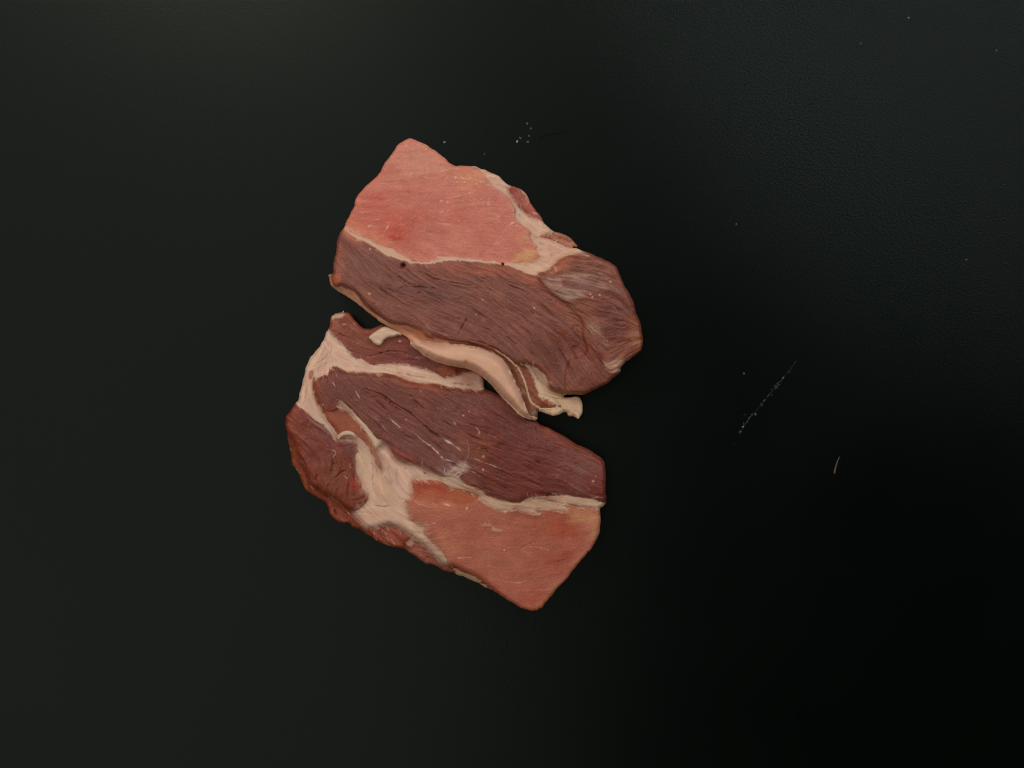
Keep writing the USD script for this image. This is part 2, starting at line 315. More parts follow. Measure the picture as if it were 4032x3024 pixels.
# ------------------------------------------------------------------ lower slice
def build_lower():
    out = P('R5 640,165 650,140 700,105 760,95 800,98 860,95 900,140 940,200 990,250 1040,290 1100,300 1160,295 1230,260 1290,240 1450,300 1700,420 1950,560 '
            'R6 150,180 330,290 420,385 470,430 490,480 485,560 560,590 640,625 780,700 950,850 1080,940 1155,985 1200,1020 1280,1050 1370,1100 1450,1140 1540,1190 1600,1230 1680,1280 1760,1310 1820,1340 1880,1380 1940,1420 1985,1460 1997,1520 2000,1600 '
            'R8 1835,100 1832,200 1840,300 1835,370 1800,425 1765,435 1775,500 1778,610 1760,720 1720,820 1660,910 1600,980 1530,1060 1460,1150 1380,1250 1310,1320 1250,1390 1200,1460 1130,1540 1080,1590 1000,1610 940,1590 880,1575 800,1525 700,1470 600,1400 530,1360 440,1320 330,1265 230,1220 100,1170 '
            'R9 1480,1040 1422,1030 1380,1000 1310,960 1240,935 1190,940 1150,900 1060,840 980,790 920,745 860,735 780,720 690,700 620,670 570,640 500,590 450,565 400,520 330,490 270,470 250,430 180,425 100,410 50,380 15,335 '
            'R7 632,1347 610,1290 590,1220 560,1180 480,1135 400,1090 330,1040 290,985 270,920 250,850 215,800 165,740 150,680 148,600 125,500 100,420 105,340 85,260 78,180 80,120 130,70 160,20 '
            'R5 205,1215 235,1190 250,1100 275,1020 290,960 310,900 315,850 330,770 360,700 380,650 420,610 480,540 540,460 570,400 578,345 610,310 620,250')
    c = Cut(out, 31)
    g = lambda r, x, y, a: (ORG[r][0] + x * ORG[r][2], ORG[r][1] + y * ORG[r][2], a)
    c.fibres([g('R5', 1200, 1200, 38), g('R5', 1700, 1500, 37), g('R5', 800, 1000, 55), g('R10', 600, 600, 36), g('R10', 300, 850, 35), g('R10', 1200, 300, 30), g('R10', 1500, 900, 20), g('R10', 2000, 1100, 22),
              g('R6', 1500, 1300, 22), g('R6', 900, 900, 28), g('R8', 1500, 150, 32), g('R8', 800, 150, 22), g('R5', 900, 450, 15), g('R5', 1500, 650, -5), g('R5', 1900, 760, 14), g('R5', 750, 250, 40),
              g('R8', 300, 700, 5), g('R8', 700, 800, 8), g('R8', 1100, 1100, -8), g('R8', 1500, 900, -30), g('R8', 1650, 700, -38), g('R8', 1000, 1400, -10), g('R9', 1200, 400, -12), g('R8', 1500, 520, -8),
              g('R7', 300, 300, 20), g('R7', 400, 700, 60), g('R7', 700, 900, -50), g('R7', 900, 1100, 75), g('R9', 250, 350, 45), g('R9', 700, 600, 62), g('R5', 450, 700, -60), g('R5', 350, 1100, 75), g('R7', 1300, 900, 70), g('R9', 600, 350, 20)])
    # regions, from the bottom of the pile up
    c.region('rim_muscle', None, (122, 66, 52), 10.5, label='ragged red brown muscle along the lower left rim')
    c.region('pale_muscle', P('R9 900,160 960,250 980,360 1040,450 1130,540 1200,600 1260,660 1340,740 1420,850 1480,950 1600,1010 1830,1110 2010,1255 2180,1400 R8 800,1680 1000,1760 1300,1620 1900,900 1900,435 1830,410 1765,435 1500,420 1400,360 800,400 400,300 100,190 0,150 -100,150 -300,200'),
             (154, 90, 74), 15.5, 1.0, 60, soft=8, label='large pale pink muscle at the lower right')
    c.region('dark_muscle', P('R5 600,870 640,775 700,770 750,790 830,820 900,830 1100,840 1300,850 1400,860 1550,920 1700,965 1900,985 2000,1000 2212,1035 R6 300,575 470,580 560,585 700,590 1100,900 1300,1000 2100,1400 2100,1660 '
             'R8 1900,350 1835,370 1780,365 1650,335 1500,312 1370,292 1150,300 1000,312 900,335 860,382 780,378 680,350 560,320 470,295 420,262 330,225 220,170 130,128 60,130 -100,100 R10 720,1190 600,1130 520,1080 440,1065 350,1040 280,1020 210,980 160,940 140,890 110,800 60,780 0,700 '
             'R7 1180,410 1050,250 900,60 R5 860,1310 720,1185 690,1240 620,1350 560,1380 500,1280 440,1170 415,1080 410,1000 430,935 520,900'),
             (112, 68, 60), 17.5, 1.2, 60, soft=5, label='large dark purple brown muscle across the middle')
    c.region('orange_muscle', P('R7 535,40 560,110 620,200 700,310 740,370 790,330 870,315 950,350 1040,400 1110,500 1150,600 1200,720 1260,790 1305,825 1262,700 1212,580 1172,470 1120,380 1050,290 980,200 900,110 850,70 700,90 600,60'),
             (140, 78, 61), 16.4, 0.3, 30, soft=14, label='narrow orange tongue of muscle')
    c.region('round_muscle', P('R7 20,140 150,-60 210,15 300,30 340,90 430,170 560,240 640,300 700,370 735,410 800,395 900,400 950,430 985,520 985,575 940,590 942,700 952,800 992,870 1012,950 1012,1030 1060,1040 1112,1085 1105,1140 1060,1210 1000,1270 930,1300 870,1290 800,1250 700,1180 600,1110 480,1040 380,990 290,720 210,520 150,380 60,330'),
             (116, 63, 53), 14.5, 2.2, 70, soft=4, label='rounded red brown muscle at the left')
    c.region('flap_muscle', P('R5 600,150 640,60 900,60 1290,200 1700,400 2200,700 2212,900 2100,920 2010,890 1870,800 1720,785 1620,755 1450,738 1340,742 1250,738 1150,748 1080,712 1040,668 920,656 880,600 830,530 760,460 680,410 640,340 610,300'),
             (120, 68, 58), 11, 1.0, 40, soft=5, label='thin dark red muscle flap at the top')
    c.region('fat_cover', P('R5 640,335 570,290 500,400 350,640 200,800 200,1220 300,1290 350,1340 400,1400 530,1480 600,1560 700,1665 735,1668 700,1610 640,1520 580,1440 540,1370 500,1280 440,1170 415,1080 410,1000 430,935 520,895 600,870 640,775 700,770 750,790 830,820 900,832 1100,842 1300,852 1400,862 1550,922 1700,967 1900,987 2000,1002 2212,1037 '
             'R6 330,580 400,580 486,585 520,500 480,420 420,370 300,350 130,415 0,440 R5 2010,893 1870,803 1720,788 1620,758 1450,740 1340,744 1250,740 1150,750 1080,714 1040,670 920,658 880,602 830,532 760,462 680,412'),
             (196, 161, 139), 13, 1.2, 40, soft=7, fat=True, label='cream fat cover on the upper left edge')
    c.region('fat_pad', P('R7 740,405 780,385 950,392 1050,440 1120,540 1160,660 1215,760 1300,835 1265,700 1218,580 1175,450 1250,450 1350,490 1390,580 1420,640 1560,715 1750,750 1900,830 2000,870 2212,900 2212,960 2020,930 1850,900 1660,890 1640,1010 1660,1130 1540,1150 1560,1230 1610,1330 1630,1430 1700,1480 1820,1490 '
             'R9 1190,450 1160,540 1230,610 1300,700 1360,760 1430,870 1480,955 1390,930 1280,830 1220,740 1150,670 1050,610 960,540 900,490 800,460 720,430 650,470 560,490 450,480 370,370 300,280 340,262 420,200 480,140 480,70 R7 1040,1020 1012,950 992,870 952,800 942,700 940,590 985,575 985,520 950,430'),
             (193, 158, 137), 14, 0.6, 40, soft=22, rag=.8, fat=True, label='large cream fat pad in the centre left')
    c.region('fat_line', band('R5 705,1186 760,1203 830,1270 900,1350 990,1440 1060,1530 1120,1600 1180,1690 1240,1770', 7, 28, 16), (192, 158, 132), 17.2, 0.6, 8, soft=2.5, warp=4, fat=True, ch=0)
    c.region('fat_seam', P('R10 720,1195 800,1195 880,1200 930,1215 960,1235 1060,1285 1150,1330 1240,1372 R8 420,245 470,285 560,325 680,352 800,380 862,384 880,345 1000,312 1150,300 1370,290 1500,308 1650,335 1780,365 1850,372 1850,425 1790,430 1700,445 1600,430 1480,415 1350,405 1400,450 1415,495 1340,485 1200,452 1100,450 1030,468 1110,515 980,500 880,480 800,455 700,460 600,468 565,435 480,392 410,350 405,290 330,255 200,215 80,195 20,195 0,160'),
             (180, 146, 122), 16, 0.8, 16, soft=4, fat=True, label='white fat seam between the dark and the pale muscle')
    c.region('muscle_patch', P('R10 385,1210 430,1207 560,1232 700,1252 790,1285 860,1340 1000,1370 1100,1390 1190,1420 1225,1450 1170,1520 1080,1545 900,1550 820,1530 740,1525 680,1555 600,1555 500,1525 430,1490 395,1400 380,1300'), (156, 84, 62), 15.3, 0.3, 20, soft=20, warp=4, label='orange red patch of muscle beside the fat pad')
    c.region('rim_muscle', P('R9 470,500 510,485 570,520 600,485 650,495 700,500 780,465 850,490 920,540 950,580 1000,600 960,650 930,710 900,760 780,740 600,690 450,600'), (128, 68, 56), 11, 0.8, 25, soft=6, label='small red lobes of muscle laced with white at the bottom rim')
    c.region('rim_muscle', P('R9 1050,670 1100,690 1170,740 1200,860 1280,860 1330,900 1400,950 1500,1000 1580,1040 1500,1090 1200,980 1000,820 930,750 1040,770'), (132, 78, 66), 10, 0.5, 25, soft=6, label='thin dark red rim at the bottom edge')
    c.region('fat_flap', P('R9 1245,690 1290,690 1330,740 1390,790 1430,850 1440,900 1480,955 1400,935 1320,880 1270,810 1240,750'), (165, 145, 124), 13.5, 0.8, 15, soft=3, fat=True, label='greyish thin flap of membrane')
    c.region('fat_edge', P('R9 1475,940 1600,1008 1700,1048 1830,1108 1920,1180 2030,1262 1900,1215 1780,1160 1640,1095 1555,1045'), (176, 142, 112), 10, 0.5, 10, soft=3, warp=3, fat=True, label='thin cream fat edge along the bottom')
    c.close_gaps()
    # tints of the tissue
    c.patch(P('R10 1000,100 1500,300 2300,700 2300,1500 1700,1500 1100,1250 1050,900'), (98, 50, 42), .75, 60)
    c.patch(P('R6 1150,990 1300,1060 1700,1290 2000,1450 1900,1500 1500,1330 1250,1200 1150,1100'), (118, 60, 46), .7, 25)
    c.patch(P('R10 1000,600 1100,700 1350,780 1350,950 1150,1000 1030,900 950,700'), (140, 86, 62), .7, 30, streak=.4)
    c.patch(P('R10 0,500 500,600 950,950 900,1080 700,1120 300,950 0,700'), (108, 68, 63), .6, 40)
    c.patch(P('R10 100,830 300,900 480,1040 300,1020 150,950'), (122, 62, 58), .7, 20)
    c.patch(P('R5 1200,870 1450,880 1700,975 2100,1030 2000,1080 1600,990 1300,920'), (138, 76, 60), .7, 18)
    c.patch(P('R5 430,950 500,930 520,1100 560,1300 640,1400 600,1430 500,1250 430,1080'), (142, 82, 62), .75, 15)
    c.patch(P('R5 560,980 800,900 900,1150 850,1300 700,1350 600,1300'), (108, 66, 60), .5, 30)
    c.patch(P('R7 560,-60 750,-60 880,60 900,130 700,80 600,60'), (118, 68, 58), .8, 25)
    c.patch(P('R10 430,1215 620,1235 800,1290 800,1500 700,1540 560,1530 440,1480'), (150, 66, 52), .9, 22, warp=4)
    c.patch(P('R10 900,1365 1180,1420 1180,1500 950,1540 880,1450'), (156, 88, 62), .5, 20)
    c.patch(P('R8 -300,250 -100,300 100,420 0,500 -250,480'), (172, 108, 82), .7, 40)
    c.patch(P('R8 1200,560 1500,600 1550,750 1400,800 1250,720'), (150, 74, 54), .8, 50)
    c.patch(P('R8 1480,480 1760,470 1760,650 1700,800 1650,700 1550,600'), (172, 124, 90), .8, 40)
    c.patch(P('R8 1780,550 1700,870 1300,1330 1130,1540 1050,1480 1250,1300 1550,900 1680,720'), (166, 116, 92), .35, 25)
    c.patch(P('R8 1180,1000 1450,850 1500,950 1300,1200 1180,1150'), (142, 72, 56), .7, 35)
    c.patch(P('R8 300,850 600,900 1000,950 900,1150 400,1100'), (156, 98, 78), .5, 50)
    c.patch(P('R8 850,1380 1150,1350 1150,1500 1000,1590 850,1500'), (152, 82, 64), .6, 30)
    c.patch(P('R8 -100,650 100,750 200,900 0,1000 -100,850'), (170, 108, 82), .6, 40)
    c.patch(P('R8 900,600 1150,650 1100,850 900,900 750,750'), (146, 82, 64), .5, 50)
    c.patch(P('R7 850,870 960,850 1010,950 1010,1030 900,1060 850,980'), (142, 66, 52), .8, 20)
    c.patch(P('R7 430,180 620,280 730,420 640,500 480,380'), (112, 62, 60), .7, 30)
    c.patch(P('R7 720,420 950,430 960,560 760,600'), (108, 68, 66), .7, 15)
    c.patch(P('R7 80,100 250,60 300,350 250,560 140,400'), (126, 69, 57), .6, 30)
    c.patch(P('R7 560,560 800,640 850,900 600,1000 450,900'), (112, 66, 54), .5, 40)
    c.patch(P('R5 650,120 760,95 800,130 760,180 690,160 640,200'), (190, 160, 136), .8, 6)
    c.patch(P('R5 760,150 880,110 960,260 900,260 800,220'), (140, 78, 62), .7, 15)
    c.patch(P('R5 640,190 740,170 780,280 660,320 620,270'), (150, 92, 74), .6, 12)
    c.patch(P('R5 640,300 900,330 1100,420 900,450 700,390'), (132, 76, 62), .6, 25)
    c.patch(P('R5 1300,560 1700,650 1900,760 1600,740 1200,680'), (106, 58, 54), .7, 20)
    c.patch(P('R5 1500,400 1620,480 1800,650 2000,720 1700,610 1400,500'), (88, 46, 44), .6, 30)  # darker band along the edge of the upper slice
    c.patch(P('R6 0,290 120,330 160,380 60,430 0,400 -120,330'), (168, 96, 70), .85, 14)
    c.patch(P('R5 370,830 425,820 430,880 400,930 365,930'), (140, 88, 70), .9, 4, 2)
    c.patch(P('R5 350,1350 420,1380 560,1500 640,1620 520,1500'), (150, 124, 116), .6, 14)
    c.patch(P('R7 970,430 1040,450 1100,560 1130,800 1040,880 970,700 960,600'), (178, 150, 124), .8, 10)
    c.patch(P('R7 1180,900 1400,900 1500,1150 1300,1300 1150,1100'), (182, 146, 118), .7, 30)
    c.patch(P('R7 1000,1350 1150,1290 1300,1320 1200,1420 1050,1430'), (184, 140, 114), .6, 20)
    c.patch(P('R9 650,420 800,430 900,480 800,470 700,470'), (140, 108, 96), .7, 12)
    c.patch(P('R9 950,650 1040,640 1040,720 960,720'), (182, 148, 128), .8, 10)
    c.patch(P('R9 1000,470 1150,470 1180,560 1050,540'), (190, 156, 120), .7, 14)
    c.patch(P('R10 720,960 880,900 960,1040 860,1180 740,1190 690,1080'), (124, 90, 84), .75, 22, streak=.6)
    c.patch(P('R10 780,1240 830,1150 960,1020 1060,960 1090,1040 1040,1130 960,1220 860,1260'), (170, 144, 128), .8, 16, streak=.35)
    c.patch(P('R8 1560,30 1830,60 1830,330 1700,320 1600,200'), (104, 44, 34), .6, 20)
    c.spot(*P('R10 840,1010')[0], 11, (96, 62, 62), .8, -.4); c.spot(*P('R10 895,1035')[0], 9, (90, 58, 60), .9, -.5); c.spot(*P('R10 545,1150')[0], 4, (80, 60, 54), .9, -.5); c.spot(*P('R10 300,1090')[0], 5, (160, 100, 84), .8)
    dd = c.sdf(P('R6 300,560 560,575 1100,950 1300,1030 2000,1440 2000,1000 900,200'), 4); c.z -= 5.5 * sstep(-170, 10, dd)
    # grain
    dm = c.sel('dark_muscle'); pm = c.sel('pale_muscle', 'muscle_patch', 'orange_muscle'); rm = c.sel('round_muscle', 'rim_muscle'); fm = c.sel('flap_muscle'); ft = c.sel('fat_cover', 'fat_pad', 'fat_seam', 'fat_flap')
    c.bump += dm * (.05 * c.f1 + .085 * c.f2 + .12 * c.f3) + pm * (.012 * c.f1 + .018 * c.f2 + .03 * c.f3) + rm * (.05 * c.f1 + .09 * c.f2 + .18 * c.f3) + fm * (.04 * c.f1 + .06 * c.f2 + .08 * c.f3) + ft * (.03 * c.f1 + .08 * c.f2 + .18 * c.f3)
    c.bump -= dm * .6 * c.crack + dm * .3 * np.clip(-c.f2 - 1.8, 0, 1.2) + rm * .45 * c.crack + fm * .4 * c.crack
    tint = 1 + (dm * .15 + fm * .11 + rm * .11)[..., None] * (c.f2 * .45 + c.f1 * .35 - .9 * c.crack)[..., None] + (pm * .03)[..., None] * (c.f2 + .5 * c.f1)[..., None] * np.array([.6, 1.2, 1.2]) + ft[..., None] * .035 * (c.f3 + c.f2 + .6 * c.f1)[..., None]  # fibre tint; the crack term puts shade into the colour
    c.col *= np.clip(tint, .7, 1.3)
    c.bump += fbm2(c.X, c.Y, 90, 3, 3) * 1.6 + rm * fbm2(c.X, c.Y, 45, 3, 8) * 2.0
    big = fbm2(c.X, c.Y, 60, 3, 77)[..., None]; c.col *= 1 + big * np.array([.16, .30, .28])
    lean = np.clip(dm + pm + rm + fm, 0, 1)[..., None]; m2 = (fbm2(c.X, c.Y, 26, 3, 91) + .5 * fbm2(c.X, c.Y, 9, 2, 92))[..., None]
    c.col *= 1 + (lean - .55 * pm[..., None]) * m2 * np.array([.32, .56, .54])
    blush = np.clip(.25 + 2.2 * fbm2(c.X, c.Y, 45, 3, 93), 0, 1)[..., None] * ft[..., None] * .45; c.col = c.col * (1 - blush) + C(190, 138, 116) * blush
    cream = np.clip(1.8 * fbm2(c.X, c.Y, 30, 3, 95), 0, 1)[..., None] * ft[..., None] * .5; c.col = c.col * (1 - cream) + C(208, 178, 152) * cream
    # white threads of fat and connective tissue
    c.feather(('fat_cover', 'fat_pad', 'fat_seam', 'fat_line'), 420, 44, 3.6, (186, 146, 122), .85, 71)
    W = (186, 150, 132)
    for t, w, o in (('R10 410,640 470,710 600,790 690,880 760,950 800,980 900,1000 940,1030', 16, .75), ('R10 730,690 860,770 970,850 1050,900', 18, .7), ('R10 1100,940 1200,990 1350,1040 1500,1100', 12, .55), ('R10 450,700 520,740', 10, .7),
                    ('R10 500,930 520,1010 510,1070', 10, .6), ('R10 0,580 100,640 160,700', 10, .6), ('R10 100,460 200,550 260,585', 16, .6), ('R10 780,330 900,380 1030,440', 9, .55), ('R10 700,260 740,300 700,330 740,360', 9, .6),
                    ('R10 890,500 940,550', 12, .6), ('R10 1170,570 1230,620 1210,690', 16, .55), ('R10 1250,660 1370,670 1430,710', 10, .45), ('R10 1200,500 1310,490', 18, .3), ('R10 1080,720 1070,780 1100,790', 22, .3),
                    ('R10 800,1060 790,1150', 12, .5), ('R10 1070,1110 1160,1140 1240,1200', 9, .5), ('R10 1075,720 1090,800 1085,900 1060,1000 1010,1080 930,1160 850,1220 770,1270', 13, .5), ('R10 1030,1050 1040,1100 990,1180 930,1230', 12, .5), ('R10 850,1150 900,1100 960,1060', 10, .5), ('R7 930,372 1010,420 1090,520 1140,620 1185,730', 18, .7), ('R7 1290,830 1380,960 1450,1040', 12, .5), ('R7 1480,720 1465,850 1480,980', 11, .5), ('R5 690,830 700,890 760,920', 9, .6), ('R5 650,950 700,1030', 10, .7), ('R5 940,1040 1000,1180', 14, .5), ('R5 880,1180 960,1190', 14, .4),
                    ('R5 1050,1270 1130,1360', 10, .5), ('R5 540,850 600,860 630,910', 9, .6), ('R5 870,960 890,1000', 9, .6), ('R5 1100,1020 1140,1060', 10, .5), ('R5 680,840 720,800 830,850', 6, .5), ('R5 1020,890 1040,915', 12, .8),
                    ('R7 1050,50 1130,110 1280,240 1410,370', 9, .55), ('R7 1400,190 1520,270', 13, .6), ('R7 620,540 720,560 650,690 660,640', 11, .55), ('R7 850,740 950,800', 13, .45), ('R7 980,1200 1080,1130 1150,1040 1160,940', 10, .5), ('R7 810,860 850,910', 14, .7), ('R7 570,520 640,540', 9, .5),
                    ('R7 220,620 300,690 340,800', 10, .4), ('R7 370,980 440,1040', 22, .4), ('R7 600,1100 740,1210 880,1310', 16, .4), ('R7 150,690 260,830 290,860', 13, .35), ('R7 105,380 150,560', 10, .4),
                    ('R9 550,490 545,570 580,650', 9, .7), ('R9 640,480 690,560 740,650', 16, .55), ('R9 740,590 800,690 830,720', 9, .6), ('R9 830,500 900,560', 8, .6), ('R9 100,190 200,280 270,330', 14, .5), ('R9 600,660 700,690 830,720', 9, .4), ('R9 860,520 905,620', 7, .5),
                    ('R5 700,270 800,240 900,260 960,290', 10, .5), ('R5 910,180 960,290', 11, .5), ('R5 900,300 1000,320', 9, .4), ('R5 1650,680 1720,650 1750,690', 12, .3), ('R5 1650,780 1750,770 1870,800', 14, .5),
                    ('R8 400,630 520,620 560,670 670,690', 40, .35), ('R8 880,910 960,870 1080,880 1200,920', 16, .4), ('R8 680,1275 820,1290 940,1270', 12, .5), ('R8 80,1005 200,995 330,990', 14, .45), ('R8 120,500 240,530', 10, .4), ('R8 -30,380 80,410', 22, .7), ('R8 -160,370 -40,425', 9, .6), ('R8 300,260 350,310', 12, .5),
                    ('R8 330,850 380,870', 14, .5), ('R8 0,690 100,685', 10, .4), ('R8 960,1130 1060,1130', 9, .4), ('R8 1080,1380 1220,1350', 8, .35), ('R8 1620,190 1650,240 1680,200', 10, .4), ('R8 1170,50 1300,80', 16, .3), ('R9 1150,470 1260,440 1350,400', 18, .4), ('R9 1150,560 1280,560', 14, .4), ('R9 1050,160 1150,210 1270,235', 13, .6)):
        c.stroke(P(t), w * K * 1.25, W, min(1, o * 1.4), .14, w * K * 1.6)
    # fat creases and folds
    for t, w, dz in (('R7 1340,720 1380,900 1440,1050', 9, -.5), ('R7 1470,730 1450,900 1470,1000', 9, -.4), ('R7 1180,700 1230,880 1260,930', 8, -.4), ('R7 1140,560 1165,760 1170,980 1150,1090', 7, -.5), ('R7 1160,1240 1280,1250 1400,1240', 6, -.5), ('R7 950,1330 1050,1320 1150,1340', 6, -.5),
                     ('R7 1300,830 1400,980 1450,1040', 7, .5), ('R5 620,480 600,650 450,740 400,800', 8, -.4), ('R5 660,450 610,700 430,800', 7, .4), ('R5 1300,800 1700,900 2212,980', 7, -.5), ('R5 800,770 1200,790 1500,850 1900,950', 6, -.35), ('R5 900,700 1200,760 1500,800 1700,850', 8, .35), ('R6 0,500 200,510 330,530 420,500 480,480', 6, -.8), ('R6 0,450 200,470 350,440 450,450', 6, -.3),
                     ('R5 300,960 260,1100 250,1200', 12, -.4), ('R5 330,900 300,960 380,950', 7, -.6), ('R5 350,1000 330,1150 300,1250', 10, -.4), ('R8 1180,360 1250,365 1400,400 1600,425 1740,450', 9, -.8), ('R8 880,360 1000,350 1180,330', 7, -.4), ('R8 600,380 800,400 1000,420', 7, .4), ('R9 1240,750 1300,850 1400,940 1560,1030', 9, -.9), ('R9 1030,440 1150,600 1220,720', 7, .4), ('R9 960,540 1060,610 1160,700 1210,740', 6, -.4), ('R9 600,220 660,235 760,215', 5, -.4)):
        c.stroke(P(t), w * K * 1.6, (168, 128, 106), .4, dz * 1.7, w * K * 1.8)
    # long cracks along the grain; dark colour for deeper muscle and painted shade
    for t, w, dz in (('R10 -200,100 20,170 130,260 300,350 430,460 520,540 620,620 720,690', 17, -1.5), ('R10 320,180 400,220 480,310 560,370', 10, -1.0), ('R10 600,470 700,540 790,590', 9, -.9), ('R10 720,290 700,300', 8, -.7), ('R10 960,560 1060,560 1160,580', 11, -.9), ('R10 1200,830 1290,850 1330,890', 11, -1.0),
                     ('R10 1370,1230 1480,1310', 10, -1.0), ('R10 1900,1000 2080,1070', 10, -.9), ('R10 100,740 200,830 320,900', 8, -.8), ('R10 480,660 640,770 740,850', 8, -.7), ('R10 1080,760 1090,850 1060,1010 1000,1090 900,1170 780,1280', 7, -.9), ('R10 1060,1080 1020,1200', 8, -.9), ('R10 760,1210 850,1190 950,1090', 6, -.6), ('R10 1250,1390 1260,1440', 9, -.9),
                     ('R10 -330,60 -200,120 -120,200 40,330 100,420', 12, -1.0), ('R5 1210,910 1290,990 1370,1030', 9, -.9), ('R5 1610,1120 1680,1170', 12, -1.0), ('R5 1690,980 1770,1030', 9, -.7), ('R5 1650,1180 1720,1230', 9, -.8), ('R5 1180,1150 1260,1130 1330,1180 1500,1320', 26, -1.0), ('R5 960,1200 1050,1300 1160,1450 1300,1580', 10, -.9), ('R5 1080,1220 1050,1265', 7, -.7), ('R5 880,1380 1080,1560 1250,1650', 7, -.5), ('R5 830,1120 900,1150 940,1100', 8, -.5),
                     ('R6 1150,990 1140,1080 1180,1150', 9, -1.0), ('R6 1180,1150 1270,1100', 7, -.7), ('R6 380,1300 480,1310 540,1360', 11, -1.0), ('R6 1090,1470 1300,1530', 9, -.8), ('R6 1560,1510 1720,1490', 8, -.6), ('R6 1180,1330 1300,1380', 7, -.6), ('R8 560,120 640,185 720,215', 10, -1.0), ('R8 700,60 780,80', 9, -.7), ('R8 1400,110 1450,170', 9, -.6), ('R8 430,200 520,240', 10, -.6), ('R8 1380,290 1420,220', 8, -.6),
                     ('R5 660,320 760,370 920,440', 11, -.8), ('R5 1050,640 1170,630 1310,590 1480,570 1640,620', 12, -1.1), ('R5 900,470 1000,520', 8, -.5), ('R5 850,390 950,430', 7, -.5), ('R5 920,655 1080,660', 7, -.6),
                     ('R7 470,780 460,870 450,940', 13, -1.6), ('R7 360,700 380,740', 14, -1.2), ('R7 700,900 760,820 840,790', 17, -1.2), ('R7 700,480 800,500 900,470', 12, -.8), ('R7 730,410 790,395 900,405 950,440', 10, -1.4), ('R7 940,600 945,720 950,810', 9, -1.0), ('R7 550,1100 620,1130 700,1190 900,1310', 9, -1.2), ('R7 1110,1090 1090,1170 1000,1260', 12, -1.2), ('R7 300,400 450,430 560,470', 12, -.7), ('R7 270,700 300,850 420,1000', 14, -.8), ('R7 680,1290 720,1360', 22, -1.2), ('R7 1000,1060 1080,1080', 9, -.6), ('R7 880,1190 1000,1150 1060,1100', 9, -.5),
                     ('R9 240,280 330,370 430,480', 8, -1.0), ('R9 470,500 490,570', 8, -.7), ('R9 1250,870 1320,890', 12, -1.0), ('R9 1150,880 1220,915', 6, -.6), ('R8 880,890 940,840 1060,820', 12, -.5), ('R8 120,500 200,500 280,560', 8, -.5), ('R8 900,1410 980,1390', 12, -.4), ('R8 1250,1050 1420,1000', 9, -.3), ('R8 1350,900 1500,830', 8, -.3)):
        c.stroke(P(t), w * K * 1.3, (78, 38, 36) if t.split()[0] in ('R10', 'R5', 'R6') else (96, 46, 38), .45, dz, w * K * 1.15)
    c.marble(('pale_muscle',), 130, 45, 3.2, (190, 132, 110), .45, 5, .05)
    c.marble(('dark_muscle',), 90, 40, 3.0, (152, 104, 94), .45, 6, .06)
    c.marble(('round_muscle', 'flap_muscle', 'rim_muscle'), 60, 35, 3.4, (160, 110, 94), .4, 8, .06)
    for x, y in P('R10 1270,1105 1275,940 1095,380 310,485 1070,1590 1025,430 R8 255,440 680,915 1690,130 1720,70 R5 1500,455 430,1085 540,1245'):
        c.spot(x, y, 1.8 + 2.2 * abs(math.sin(x * 7 + y)), (206, 160, 140), .75, .3)  # painted glints: wet shine put into the colour as small bright spots
    c.finish(0.74, 15)
    root = UsdGeom.Xform.Define(stage, path_for('/World', 'meat_slice')).GetPrim()
    tag(root, 'lower raw meat slice with a pale pink lower right end and cream fat left side', 'meat', 'raw meat slices on the table')
    return c, str(root.GetPath())

